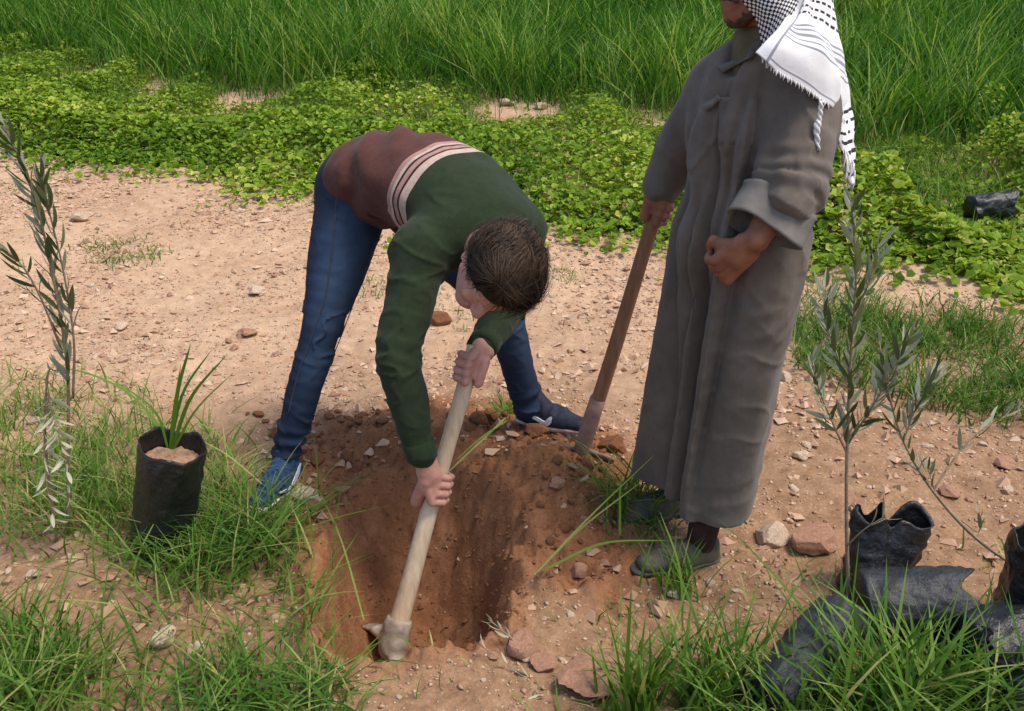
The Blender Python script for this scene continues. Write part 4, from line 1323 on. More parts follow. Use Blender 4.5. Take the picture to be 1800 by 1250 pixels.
# sneakers
def shoe(An, fd, L, mat_up, mat_so, label, root, swoosh=None, zs=None, h=0.004, sock=None, low=False, name='sneaker', ztilt=0.0):
    fd = nrm(np.array([fd[0], fd[1], ztilt])); upv = nrm(np.array([0, 0, 1.0]) - fd * fd[2]); sdv = np.cross(fd, upv)
    A = [sdv, fd, upv]
    heel = An - fd * 0.065; zz = zs
    O = np.array([heel[0], heel[1], zz])
    P = lambda x, y, z: O + sdv * x + fd * y * L / 0.29 + upv * z
    Fs = Field(P(0, 0.14, 0.06) - 0.24, P(0, 0.14, 0.06) + 0.24, h)
    Fs.ecap(P(0, 0.045, 0.030), (0.037, 0.034), P(0, 0.15, 0.032), (0.044, 0.030), sdv, 0.03)
    Fs.ecap(P(0, 0.15, 0.032), (0.044, 0.032), P(0.004, 0.245, 0.028), (0.038, 0.024), sdv, 0.03)
    if not low:
        Fs.ecap(P(0, 0.055, 0.03), (0.036, 0.046), P(0, 0.06, 0.100), (0.038, 0.048), fd * 0 + sdv, 0.03)
    else:
        Fs.ecap(P(0, 0.05, 0.03), (0.035, 0.042), P(0, 0.05, 0.058), (0.035, 0.044), sdv, 0.02)
    Fs.ecap(P(0, 0.09, 0.07 if not low else 0.05), (0.028, 0.028), P(0, 0.17, 0.045), (0.034, 0.024), sdv, 0.04)
    Fs.plane(P(0, 0, 0.016), -upv)
    Fs.displace(lambda X, Y, Z: 0.003 * noise3(X, Y, Z, 40, 71) + 0.0012 * np.sin(((X - O[0]) * fd[0] + (Y - O[1]) * fd[1]) * 190) * sstep(0.04, 0.07, (Z - O[2])))
    v, f = Fs.mesh()
    up = part(name, v, f, mat_up, root)
    if label: up['label'] = label
    Fo = Field(P(0, 0.14, 0.0) - 0.22, P(0, 0.14, 0.0) + 0.22, h)
    Fo.ecap(P(0, 0.04, 0.014), (0.040, 0.02), P(0, 0.15, 0.014), (0.048, 0.02), sdv, 0.02, endc=0.04)
    Fo.ecap(P(0, 0.15, 0.014), (0.048, 0.02), P(0.004, 0.25, 0.016), (0.040, 0.02), sdv, 0.02, endc=0.04)
    Fo.plane(P(0, 0, 0.020), upv); Fo.plane(P(0, 0, 0.0), -upv)
    v2, f2 = Fo.mesh()
    def sub(nm, vv, ff, mm, **kw):
        o = obj(nm, new_mesh(nm, np.asarray(vv) - np.array(root.location[:]), ff, [mm], **kw), up)
        return o
    sub('sole', v2, f2, mat_so)
    # laces across the tongue
    if not low:
        mbl = MB()
        for i in range(5):
            y = 0.105 + i * 0.018; z = 0.098 - i * 0.0095
            add_tube(mbl, spline([P(-0.028, y, z - 0.012), P(0, y + 0.004, z + 0.003), P(0.028, y, z - 0.012)], 7), 0.0032, 6)
        vl, fl = mbl.out(); sub('laces', vl, fl, mat_up)
    if swoosh:
        sidev, pts, wid = swoosh
        pp = spline([P(*q) for q in pts], 16)
        n_ = len(pp); wv_ = np.interp(np.linspace(0, 1, n_), *wid)[:, None] * 0.5
        # lay it 1.5 mm off the upper's surface
        vv_ = v
        proj = []
        for q in pp:
            rel = vv_ - q; rel = rel - np.outer(rel @ (sdv * sidev), sdv * sidev)
            i_ = np.argsort((rel ** 2).sum(1) - 0.0 * rel[:, 0])[:60]
            s_ = ((vv_[i_] - q) @ (sdv * sidev)).max()
            proj.append(q + sdv * sidev * (s_ + 0.0025))
        proj = np.array(proj)
        tn = np.gradient(proj, axis=0); ax = np.cross(tn, sdv); ax /= np.linalg.norm(ax, axis=1)[:, None] + 1e-9
        vq = np.stack([proj - ax * wv_, proj + ax * wv_, proj + ax * wv_ - sdv * sidev * 0.006, proj - ax * wv_ - sdv * sidev * 0.006], 1).reshape(-1, 3)
        b_ = (np.arange(n_ - 1) * 4)[:, None]
        fq = np.concatenate([np.stack([b_[:, 0] + i, b_[:, 0] + (i + 1) % 4, b_[:, 0] + 4 + (i + 1) % 4, b_[:, 0] + 4 + i], 1) for i in range(4)])
        sub('swoosh', vq, fq, m_white, smooth=False)
    return up
gR = float(height(rAnk[0], rAnk[1] - 0.08)); gL = float(height(lAnk[0] + 0.05, lAnk[1]))
sw_pts = [(0, 0.045, 0.062), (0, 0.10, 0.030), (0, 0.14, 0.030), (0, 0.20, 0.055)]
shoe(rAnk, fR, 0.31, m_shoe_blue, m_white, 'blue sneaker with a white curved mark', man,
     swoosh=(-1, [(0, 0.20, 0.038), (0, 0.13, 0.030), (0, 0.09, 0.034), (0, 0.05, 0.062)], ([0, 0.5, 0.8, 1], [0.004, 0.016, 0.022, 0.004])), zs=gR - 0.004)
shoe(lAnk, fL, 0.31, m_shoe_dark, m_sole, 'dark navy sneaker with a long white curved mark', man,
     swoosh=(1, [(0, -0.005, 0.082), (0, 0.05, 0.060), (0, 0.11, 0.036), (0, 0.135, 0.034), (0, 0.150, 0.062)], ([0, 0.3, 0.75, 0.85, 1], [0.006, 0.011, 0.018, 0.022, 0.005])), zs=gL + 0.022)

# ---------------------------------------------------------------- mattock in his hands
mt = thing('mattock', hBot, 'mattock with a pale wooden handle held by the bent man', 'mattock')
mb = MB()
hl = np.linspace(0, 1, 14)
rad = np.interp(hl, [0, 0.06, 0.3, 0.7, 1], [0.034, 0.031, 0.0275, 0.024, 0.025])
add_tube(mb, [hBot - hdir * 0.03 + (hTop + hdir * 0.015 - hBot + hdir * 0.03) * t + 0.0015 * np.array([math.sin(9 * t), math.cos(7 * t), 0]) for t in hl], rad, 14)
v, f = mb.out(); part('handle', v, f, m_wood, mt)
bl_dir = np.array([-0.62, 0.70, -0.25]); bl_dir = nrm(bl_dir - hdir * np.dot(bl_dir, hdir))
Fm = Field(hBot - 0.3, hBot + 0.3, 0.0045)
sdm = np.cross(hdir, bl_dir)
Fm.cap(hBot - hdir * 0.035, 0.042, hBot + hdir * 0.034, 0.044, 0.01)
Fm.ecap(hBot - bl_dir * 0.01 - hdir * 0.02, (0.036, 0.036), hBot + bl_dir * 0.07 - hdir * 0.015, (0.036, 0.014), sdm, 0.015)
Fm.ecap(hBot + bl_dir * 0.07 - hdir * 0.015, (0.036, 0.014), hBot + bl_dir * 0.22 - hdir * 0.06, (0.055, 0.006), sdm, 0.02)
Fm.ecap(hBot - hdir * 0.03, (0.034, 0.026), hBot - bl_dir * 0.055 - hdir * 0.065, (0.026, 0.016), sdm, 0.012)
Fm.plane(hBot + hdir * 0.058, hdir)
Fm.displace(lambda X, Y, Z: 0.003 * noise3(X, Y, Z, 45, 7))
v, f = Fm.mesh(); part('head', v, f, m_steel, mt)
# ================================================================ the standing man in a long robe
from mathutils.bvhtree import BVHTree
f2 = nrm(np.array([-0.88, -0.47, 0.0])); l2 = np.array([-f2[1], f2[0], 0.0])     # forward, his left (towards the viewer)
SC, CH, BE = W(1345, 150, 2.47), W(1332, 235, 2.47), W(1302, 430, 2.46)
nS, fS = W(1403, 196, 2.34), W(1268, 160, 2.60)
nE, nW_ = W(1383, 325, 2.27), W(1332, 418, 2.205)
fE, fW = W(1200, 262, 2.72), W(1168, 325, 2.74)
nHip, nMid, nBot = W(1332, 440, 2.385), W(1299, 650, 2.37), W(1256, 905, 2.37)
oHip, oMid, oBot = W(1262, 420, 2.52), W(1214, 640, 2.55), W(1172, 850, 2.58)
c2 = W(1331, -58, 2.44)
u_h = nrm(np.array([-0.12, -0.14, 0.98]))
f_h = np.array([-0.86, -0.48, -0.20]); f_h = nrm(f_h - u_h * np.dot(f_h, u_h)); r_h = np.cross(f_h, u_h)
fd2 = nrm(np.array([-0.95, -0.31, 0]))
heelN = W(1264, 970, 2.37); ankN = heelN + fd2 * 0.065; ankN[2] = 0.11
ankF = W(1188, 880, 2.62); ankF[2] = 0.11
# shovel line
sTop, sBot = W(1172, 318, 2.74), W(1022, 792, 2.85)
sdir = nrm(sTop - sBot)
def on_shovel(py):
    best = min((abs(625 - FOC * ((p[1] * SN + (p[2] - CAM_H) * CS) / (p[1] * CS + (CAM_H - p[2]) * SN)) - py), t) for t in np.linspace(0, 1, 400) for p in [sBot + (sTop - sBot) * t])
    return sBot + (sTop - sBot) * best[1]

man2 = thing('person', (nBot[0] - 0.05, 2.45, 0.0), 'person standing in a long grey robe with a black and white head scarf', 'person')
F = Field((0.18, 1.95, -0.05), (1.0, 2.95, 1.82), 0.0044)
F.ecap(BE, (0.15, 0.10), CH, (0.16, 0.11), l2, 0.04)
F.ecap(CH, (0.16, 0.11), SC, (0.15, 0.09), l2, 0.04)
F.cap(SC, 0.06, c2 - 0.05 * u_h - 0.02 * f_h, 0.056, 0.03)
F.cap(nS, 0.05, SC, 0.06, 0.04); F.cap(fS, 0.05, SC, 0.06, 0.04)
F.chain([nS, nE, nW_], [0.05, 0.042, 0.031], 0.02); F.chain([fS, fE, fW], [0.05, 0.042, 0.031], 0.02)
F.chain([nHip, nMid, ankN], [0.08, 0.052, 0.032], 0.03); F.chain([oHip, oMid, ankF], [0.08, 0.052, 0.032], 0.03)
for A_ in (ankN, ankF):
    F.cap(A_ - [0, 0, 0.072] - fd2 * 0.02, 0.020, A_ - [0, 0, 0.078] + fd2 * 0.10, 0.015, 0.01)
add_head(F, c2, r_h, f_h, u_h, 1.03)
# near hand tucked into the robe's slit; far hand round the shovel
pN = W(1268, 464, 2.285)
aN = nrm(W(1240, 436, 2.25) - W(1282, 496, 2.28))
add_grip(F, W(1322, 428, 2.225), pN, aN, np.array([0.10, -0.93, 0.30]), 0.007, wrap=-1, s=1.12, wr=0.032, close=3.1)
add_grip(F, fW, on_shovel(365), sdir, np.array([-0.55, -0.80, 0.10]), 0.020, wrap=1, s=1.2, wr=0.032)
bv, bf = F.mesh()
part('body', bv, bf, m_skin_tan, man2)
mb = MB()
for g in (-1, 1):
    e = c2 + 1.03 * (g * 0.031 * r_h + 0.079 * f_h + 0.001 * u_h)
    add_tube(mb, [e, e + f_h * 0.008], [0.009, 0.006], 8)
v, f = mb.out(); part('eyes', v, f, m_eye, man2)
# beard
F = Field(c2 - 0.2, c2 + 0.2, 0.004)
Pb = lambda x, y, z: c2 + 1.03 * (x * r_h + y * f_h + z * u_h)
F.cap(Pb(0, 0.062, -0.094), 0.029, Pb(0, 0.066, -0.106), 0.021, 0.02)
for g in (-1, 1):
    F.cap(Pb(g * 0.022, 0.056, -0.092), 0.025, Pb(g * 0.054, 0.004, -0.060), 0.0175, 0.02)
    F.cap(Pb(g * 0.004, 0.092, -0.050), 0.007, Pb(g * 0.026, 0.080, -0.060), 0.006, 0.008)
F.displace(lambda X, Y, Z: 0.007 * noise3(X, Y, Z, 90, 13) + 0.004 * noise3(X, Y, Z, 190, 14))
v, f = F.mesh(); part('beard', v, f, m_beard, man2)
# undershirt at the throat
F = Field(SC + [-0.3, -0.3, -0.25], SC + [0.3, 0.3, 0.25], 0.006)
nk = c2 - 0.10 * u_h - 0.01 * f_h
F.ecap(SC + f2 * 0.02 - [0, 0, 0.08], (0.12, 0.095), nk * 0.55 + SC * 0.45 + f2 * 0.005, (0.072, 0.072), l2, 0.02)
v, f = F.mesh(); part('undershirt', v, f, m_undershirt, man2)

# robe
F = Field((0.14, 1.98, 0.02), (0.98, 2.95, 1.50), 0.0047)
F.ecap(BE, (0.185, 0.150), CH, (0.195, 0.152), l2, 0.05)
F.ecap(CH, (0.195, 0.152), SC, (0.185, 0.120), l2, 0.06)
F.ecap(SC, (0.12, 0.10), SC + [0, 0, 0.055], (0.085, 0.08), l2, 0.05)
nLow, oLow = nBot + (nBot - nMid) * 0.5, oBot + (oBot - oMid) * 0.5
F.chain([oHip, oMid, oBot, oLow], [0.132, 0.112, 0.106, 0.10], 0.045)
F.chain([nHip, nMid, nBot, nLow], [0.132, 0.114, 0.106, 0.10], 0.022)
F.ecap((nMid + oMid) / 2 + [0, 0, 0.1], (0.10, 0.085), (nLow + oLow) / 2, (0.115, 0.085), nBot - oBot, 0.05)
F.cap(nS, 0.086, SC, 0.10, 0.06); F.cap(fS, 0.088, SC, 0.10, 0.06)
F.chain([nS, nE, nE * 0.62 + nW_ * 0.38], [0.090, 0.096, 0.070], 0.012)
F.chain([fS, fE, fW], [0.084, 0.072, 0.056], 0.03)
# open neck
F.ecap(SC + f2 * 0.10 + [0, 0, 0.075], (0.035, 0.05), SC + f2 * 0.17 + [0, 0, 0.15], (0.06, 0.06), l2, 0.012, op='s')
F.ecap(SC + [0, 0, 0.0], (0.074, 0.07), SC + [0, 0, 0.25], (0.10, 0.10), l2, 0.015, op='s')
pA, pB, pC = W(1110, 826, 2.60), W(1205, 922, 2.30), W(1330, 884, 2.36)
hn = nrm(np.cross(pB - pA, pC - pA)); hn = hn if hn[2] < 0 else -hn
hem_c = (pA + pB + pC) / 3
def robe_folds(X, Y, Z):
    P = np.stack([X, Y, Z], 1)
    s_ = (X - 0.5) * l2[0] + (Y - 2.4) * l2[1]
    q_ = (X - 0.5) * f2[0] + (Y - 2.4) * f2[1]
    low = sstep(1.25, 0.5, Z)
    n1_ = noise3(X, Y, Z * 0.35, 7, 81); n2_ = noise3(X, Y, Z * 0.5, 15, 83)
    xc_ = 0.535 + (SC[0] - 0.535) * Z / 1.35; yc_ = 2.45
    ang = np.arctan2((X - xc_) * l2[0] + (Y - yc_) * l2[1], (X - xc_) * f2[0] + (Y - yc_) * f2[1])
    o = 0.017 * np.sin(ang * 7 + 5 * n1_ + 1.6 * Z) * (0.35 + 0.65 * low) * np.exp(-((ang) / 1.5) ** 2)
    o += 0.007 * n1_ + 0.003 * n2_
    for a0_, w0_, dep in ((-0.30, 0.09, 0.020), (0.10, 0.08, 0.022), (0.42, 0.10, 0.024), (0.75, 0.10, 0.018), (-0.7, 0.1, 0.02)):
        o += dep * np.exp(-((ang - a0_ - 0.10 * np.sin(3.1 * Z + 7 * a0_) - 0.12 * n1_) / w0_) ** 2) * sstep(1.42, 1.2, Z) * (0.45 + 0.55 * sstep(0.25, 0.5, Z))
    o += (0.014 + 0.018 * sstep(0.2, 0.5, Z)) * (np.abs(np.sin(ang * 4.2 + 1.5 * n1_ + 0.7 * Z)) ** 0.7 - 0.6) * np.exp(-((ang - 0.1) / 0.8) ** 2) * sstep(1.40, 1.15, Z)
    o -= 0.0055 * crease(X + 0.8 * Z, Y, Z * 1.4, 6, 93, 0.12) * np.exp(-((ang - 1.2) / 0.7) ** 2) * sstep(0.1, 0.3, Z)
    o -= 0.007 * crease(X - 0.5 * Z, Y, Z * 0.35, 7, 95, 0.12) * sstep(0.8, 1.0, Z)
    # soft creases round the near knee and under the hand
    d, t = seg_t(P, [nHip, nMid, nBot])
    w_ = np.exp(-((d - 0.12) / 0.06) ** 2)
    o += w_ * 0.005 * (np.abs(np.sin(t * 17 + 9 * noise3(X, Y, Z, 6, 85) + 12 * (X - 0.55))) - 0.5) * (0.4 + noise3(X, Y, Z, 5, 90) + 0.4)
    # diagonal pulls across the chest
    up_ = sstep(0.95, 1.15, Z)
    o += up_ * 0.008 * np.sin(30 * (Z * 0.75 + s_ * 1.1) + 6 * n1_) * sstep(-0.05, 0.1, q_ + 0.05)
    de, te = seg_t(P, [nS, nE, nW_])
    o += np.exp(-((de - 0.085) / 0.04) ** 2) * 0.006 * np.sin(te * 38 + 8 * noise3(X, Y, Z, 8, 87)) * np.exp(-((te - 0.58) / 0.2) ** 2)
    return o
F.displace(robe_folds, 0.05)
inner = F.f + 0.024
zz = F.ax[2][None, None, :]
F.f = np.where(zz < 0.27, np.maximum(F.f, -inner), F.f)
F.plane(hem_c, hn)
rv, rf = F.mesh()
robe = part('robe', rv, rf, m_robe, man2)
tri = BVHTree.FromPolygons([tuple(q) for q in rv], [tuple(int(i) for i in q) for q in rf])
def on_robe(px, py, lift=0.004):
    d = W(px, py, 3.0) - np.array([0, 0, CAM_H])
    hit = tri.ray_cast(Vector((0, 0, CAM_H)), Vector(nrm(d)), 6)
    if hit[0] is None:
        return W(px, py, 2.3)
    nn_ = np.array(hit[1]); nn_ = nn_ if np.dot(nn_, d) < 0 else -nn_
    return np.array(hit[0]) + nn_ * lift
def child(name, v, f, m, par, root, **kw):
    return obj(name, new_mesh(name, np.asarray(v) - np.array(root.location[:]), f, [m], **kw), par)
def laid_strip(pix, wid, lift=0.004, th=0.005, n=24):
    c = spline([list(p) + [0] for p in pix], n)[:, :2]
    t = np.gradient(c, axis=0); t /= np.linalg.norm(t, axis=1)[:, None]
    s_ = np.stack([-t[:, 1], t[:, 0]], 1) * wid / 2
    L = np.array([on_robe(*(p - q), lift) for p, q in zip(c, s_)]); R_ = np.array([on_robe(*(p + q), lift) for p, q in zip(c, s_)])
    for k in range(30):                      # even out jumps at fold edges
        L[1:-1] = L[1:-1] * 0.5 + (L[:-2] + L[2:]) * 0.25; R_[1:-1] = R_[1:-1] * 0.5 + (R_[:-2] + R_[2:]) * 0.25
    back = nrm(L.mean(0) - np.array([0, 0, CAM_H])) * th
    v = np.stack([L, R_, R_ + back, L + back], 1).reshape(-1, 3)
    b_ = (np.arange(n - 1) * 4)
    f = np.concatenate([np.stack([b_ + i, b_ + (i + 1) % 4, b_ + 4 + (i + 1) % 4, b_ + 4 + i], 1) for i in range(4)] + [np.array([[0, 3, 2, 1], [4 * n - 4, 4 * n - 3, 4 * n - 2, 4 * n - 1]])])
    return v, f
v, f = laid_strip([(1242, 192), (1252, 184), (1268, 172)], 10, 0.012); child('pocket_flap', v, f, m_robetrim, robe, man2)
v, f = laid_strip([(1300, 172), (1300, 210), (1298, 254)], 62, 0.009, 0.010, 10); child('chest_pocket', v, f, m_robe, robe, man2)
v, f = laid_strip([(1268, 126), (1296, 112), (1326, 96)], 15, 0.014, 0.008); child('collar', v, f, m_robetrim, robe, man2)
# turned cuff of the near sleeve
ax_c = nrm(nW_ - nE)
vw_ = nrm(nW_ - np.array([0, 0, CAM_H])); cs_ = nrm(np.cross(ax_c, vw_)); cb_ = np.cross(ax_c, cs_)
mb = MB(); n_ = 40
ang = np.linspace(0, 2 * np.pi, n_, endpoint=False)
prof = [(-0.066, 0.090), (-0.062, 0.097), (-0.054, 0.094), (-0.030, 0.095), (0.012, 0.096), (0.018, 0.099), (0.024, 0.097), (0.0245, 0.092), (-0.04, 0.088)]
cc = nE * 0.28 + nW_ * 0.72
vv = []
for (al, R_) in prof:
    wob = 1 + 0.06 * np.sin(ang * 3 + 1) + 0.03 * np.sin(ang * 7)
    vv.append(cc + ax_c * (al + 0.006 * np.sin(ang * 2))[:, None] + (R_ * wob * np.cos(ang))[:, None] * cs_ + (R_ * wob * np.sin(ang) * 0.70)[:, None] * cb_)
vv = np.concatenate(vv)
ff = [(i * n_ + j, i * n_ + (j + 1) % n_, (i + 1) * n_ + (j + 1) % n_, (i + 1) * n_ + j) for i in range(len(prof) - 1) for j in range(n_)]
child('cuff', vv, np.array(ff), m_robetrim, robe, man2)

# socks and shoes
F = Field((0.2, 2.0, 0.02), (0.8, 2.85, 0.42), 0.005)
F.cap(ankN - [0, 0, 0.05], 0.042, ankN + (nMid - ankN) * 0.45, 0.056, 0.01)
v, f = F.mesh(); part('sock', v, f, m_sock, man2)
F = Field((0.2, 2.0, 0.02), (0.8, 2.85, 0.42), 0.005)
F.cap(ankF - [0, 0, 0.05], 0.042, ankF + (oMid - ankF) * 0.45, 0.056, 0.01)
v, f = F.mesh(); part('sock', v, f, m_sock, man2)
shoe(ankN, fd2, 0.285, m_shoe_grey, m_shoe_grey, None, man2, zs=float(height(ankN[0] - 0.06, ankN[1])) - 0.004, low=True, name='shoe')
shoe(ankF, nrm(np.array([-0.9, -0.4, 0])), 0.285, m_shoe_grey, m_shoe_grey, None, man2, zs=float(height(ankF[0] - 0.06, ankF[1])) - 0.006, low=True, name='shoe')

# ---------------------------------------------------------------- head scarf
m_scarf, nt, b = mat_new('checked_scarf_cotton')
vv_, uu_ = attr(nt, 'sv'), attr(nt, 'su')
wht, gry, blk = (0.80, 0.79, 0.80), (0.28, 0.28, 0.31), (0.030, 0.030, 0.034)
wht = (0.74, 0.72, 0.71)
stops = [(0.0, wht)]
for p_, c_, w_ in [(0.035, gry, 0.008), (0.24, gry, 0.012), (0.275, gry, 0.010), (0.305, gry, 0.022), (0.345, gry, 0.012), (0.375, gry, 0.008), (0.46, blk, 0.014), (0.505, blk, 0.016),
                   (0.555, blk, 0.018), (0.605, blk, 0.020), (0.66, blk, 0.022), (0.715, blk, 0.022), (0.77, blk, 0.024)]:
    stops += [(p_, c_), (p_ + w_, wht)]
rp = ramp(nt, stops[:31], 'CONSTANT'); nt.links.new(vv_, rp.inputs[0])
def mnode(op, a_, b_=None):
    n = nt.nodes.new('ShaderNodeMath'); n.operation = op
    for i, x_ in enumerate((a_, b_)):
        if x_ is None: continue
        if hasattr(x_, 'is_linked'): nt.links.new(x_, n.inputs[i])
        else: n.inputs[i].default_value = x_
    return n.outputs[0]
dash = mnode('GREATER_THAN', mnode('SINE', mnode('MULTIPLY', uu_, 95.0)), 0.55)
hi = mnode('GREATER_THAN', vv_, 0.44)
c_ = mix(nt, mnode('MULTIPLY', dash, hi), rp.outputs[0], wht)
edge = mnode('LESS_THAN', uu_, 0.10)
line = mnode('MULTIPLY', mnode('GREATER_THAN', uu_, 0.10), mnode('LESS_THAN', uu_, 0.125))
c_ = mix(nt, edge, c_, wht); c_ = mix(nt, line, c_, gry)
chk = mnode('MULTIPLY', mnode('SINE', mnode('MULTIPLY', uu_, 60.0)), mnode('SINE', mnode('MULTIPLY', vv_, 60.0)))
net = mix(nt, mnode('GREATER_THAN', chk, -0.05), wht, blk)
c_ = mix(nt, attr(nt, 'checked'), c_, net)
nt.links.new(c_, b.inputs['Base Color']); b.inputs['Roughness'].default_value = 0.9
wv = noise(nt, 300, 2, 0.5, objco(nt)); jp = bump(nt, b, wv.outputs[0], 0.25, 0.0015)
wr = noise(nt, 22, 3, 0.5, objco(nt)); bump(nt, b, wr.outputs[0], 0.35, 0.008, jp)

def sheet(ctrl, nu, nv_, fold=0.004, ff_=20, seed=1, checked=0.0, th=0.004, flip=False):
    """Cloth through a grid of control points (rows v, columns u), with thickness."""
    ctrl = np.asarray(ctrl, float)
    rows_ = np.stack([spline(r_, nu) for r_ in ctrl])
    S = np.stack([spline(rows_[:, j], nv_) for j in range(nu)], 1)
    du = np.gradient(S, axis=1); dv = np.gradient(S, axis=0)
    N = np.cross(du, dv); N /= np.linalg.norm(N, axis=2, keepdims=True) + 1e-9
    if (N.reshape(-1, 3) @ (np.array([0, 0, CAM_H]) - S.reshape(-1, 3).mean(0))).mean() < 0: N = -N
    U, V = np.meshgrid(np.linspace(0, 1, nu), np.linspace(0, 1, nv_))
    d = fold * np.sin(ff_ * (U * 0.7 + V * 0.5) + 6 * noise3(S[..., 0], S[..., 1], S[..., 2], 8, seed)) + fold * 2.2 * noise3(S[..., 0], S[..., 1], S[..., 2], 18, seed + 1)
    S = S + N * d[..., None]
    A_, B_ = S.reshape(-1, 3), (S - N * th).reshape(-1, 3)
    n = len(A_)
    I, J = np.meshgrid(np.arange(nv_ - 1), np.arange(nu - 1), indexing='ij')
    a_ = (I * nu + J).ravel()
    q = np.stack([a_, a_ + 1, a_ + nu + 1, a_ + nu], 1)
    rim = np.concatenate([np.arange(nu), np.arange(1, nv_) * nu + nu - 1, (nv_ - 1) * nu + np.arange(nu - 2, -1, -1), np.arange(nv_ - 2, 0, -1) * nu])
    r2 = np.roll(rim, -1)
    fc = np.concatenate([q, q[:, ::-1] + n, np.stack([rim, rim + n, r2 + n, r2], 1)])
    att = {'su': np.tile(U.ravel(), 2), 'sv': np.tile(V.ravel(), 2), 'checked': np.full(2 * n, checked)}
    return np.concatenate([A_, B_]), fc, att
flap = [[W(1328, 92, 2.20), W(1362, 124, 2.19), W(1410, 152, 2.20), W(1452, 182, 2.25), W(1478, 206, 2.36), W(1492, 214, 2.50)],
        [W(1350, 68, 2.21), W(1382, 86, 2.20), W(1425, 110, 2.21), W(1463, 142, 2.27), W(1487, 165, 2.38), W(1492, 176, 2.54)],
        [W(1374, 42, 2.24), W(1402, 50, 2.23), W(1436, 66, 2.25), W(1466, 92, 2.32), W(1482, 115, 2.42), W(1484, 126, 2.57)],
        [W(1394, 14, 2.28), W(1418, 15, 2.28), W(1440, 22, 2.31), W(1462, 42, 2.38), W(1470, 62, 2.47), W(1466, 74, 2.60)],
        [W(1408, -28, 2.30), W(1426, -30, 2.31), W(1444, -26, 2.35), W(1460, -14, 2.42), W(1464, 0, 2.50), W(1452, 6, 2.61)],
        [W(1405, -85, 2.31), W(1422, -88, 2.33), W(1436, -86, 2.37), W(1446, -76, 2.43), W(1446, -66, 2.50), W(1432, -62, 2.58)],
        [W(1375, -130, 2.36), W(1390, -134, 2.37), W(1402, -132, 2.40), W(1408, -126, 2.44), W(1404, -120, 2.50), W(1390, -118, 2.55)]]
v, f, at = sheet(flap, 70, 84, 0.006, 19, 3, th=0.003)
scarf = part('head_scarf', v, f, m_scarf, man2, attrs=at)
wrap_ = [[W(1300, -10, 2.30), W(1318, 22, 2.29), W(1334, 52, 2.28), W(1340, 90, 2.27)],
         [W(1322, -22, 2.27), W(1340, 8, 2.255), W(1356, 36, 2.25), W(1356, 74, 2.25)],
         [W(1352, -34, 2.26), W(1372, -8, 2.25), W(1382, 18, 2.25), W(1376, 52, 2.26)],
         [W(1388, -46, 2.30), W(1402, -22, 2.29), W(1404, 2, 2.30), W(1394, 30, 2.30)]]
v, f, at = sheet(wrap_, 40, 40, 0.003, 14, 9, checked=1.0)
child('scarf_wrap', v, f, m_scarf, scarf, man2, attrs=at)
wrap2 = [[W(1338, 66, 2.30), W(1330, 88, 2.30), W(1326, 100, 2.31)], [W(1322, 52, 2.33), W(1318, 78, 2.33), W(1316, 92, 2.34)], [W(1304, 30, 2.34), W(1308, 60, 2.36), W(1308, 80, 2.38)]]
# cap of cloth over the skull (above the frame)
F = Field(c2 - 0.25, c2 + 0.25, 0.005)
Axh = [r_h, f_h, u_h]
F.ell(Pb(0, -0.014, 0.035), (0.100, 0.122, 0.106), Axh, 0.0)
F.ell(Pb(0, -0.050, -0.05), (0.094, 0.078, 0.115), Axh, 0.03)
F.ell(Pb(0, -0.014, 0.032), (0.092, 0.114, 0.097), Axh, 0.0, op='s')
F.ell(Pb(0, -0.048, -0.06), (0.084, 0.068, 0.115), Axh, 0.01, op='s')
F.ell(Pb(0, 0.115, -0.035), (0.088, 0.105, 0.088), Axh, 0.006, op='s')
F.displace(lambda X, Y, Z: 0.005 * noise3(X, Y, Z, 16, 3))
v, f = F.mesh()
rel = v - c2
child('scarf_cap', v, f, m_scarf, scarf, man2, attrs={'su': 0.5 + rel @ r_h * 8.0, 'sv': 0.5 + (rel @ f_h + 0.6 * (rel @ u_h)) * 7.0, 'checked': np.ones(len(v))})
hemc = spline(flap[0], 60)
mb = MB()
for k in range(4, 58):
    p0 = hemc[k] + [0, 0, 0.004]
    p1 = p0 + np.array([0.003 * math.sin(k * 2.3), -0.004, -0.010 - 0.006 * ((k * 7) % 5) / 5])
    add_tube(mb, [p0, (p0 + p1) / 2 + [0.001, 0, 0], p1], [0.0013, 0.0012, 0.0007], 5)
v, f = mb.out(); child('fringe', v, f, m_white, scarf, man2)
tail = [[W(1470, 190, 2.36), W(1482, 188, 2.40), W(1496, 180, 2.50)], [W(1474, 235, 2.37), W(1485, 238, 2.40), W(1500, 230, 2.48)],
        [W(1482, 280, 2.38), W(1490, 282, 2.40), W(1503, 275, 2.46)], [W(1494, 322, 2.40), W(1498, 325, 2.41), W(1502, 322, 2.44)]]
v, f, at = sheet(tail, 16, 40, 0.004, 26, 21)
at['sv'] = 0.44 + 0.4 * at['sv']; at['su'] = 0.2 + 0.25 * at['su']
child('scarf_tail', v, f, m_scarf, scarf, man2, attrs=at)
mb = MB()
for k in range(9):
    p0 = W(1485 + k * 2.2, 262 + 7 * (k % 3) + 3 * k, 2.37 + 0.008 * k)
    p1 = p0 + np.array([0.006 * math.sin(k * 2.1), 0, -0.05 - 0.02 * (k % 2)])
    add_tube(mb, spline([p0, (p0 + p1) / 2 + [0.004, 0, 0], p1], 6), [0.0025, 0.003, 0.003, 0.0028, 0.0025, 0.0015], 5)
v, f = mb.out(); child('fringe', v, f, m_white, scarf, man2)
mb = MB()
pts = spline([W(1444, 178, 2.215), W(1441, 205, 2.215), W(1436, 228, 2.21), W(1438, 264, 2.21)], 26)
tw = np.linspace(0, 22, 26)
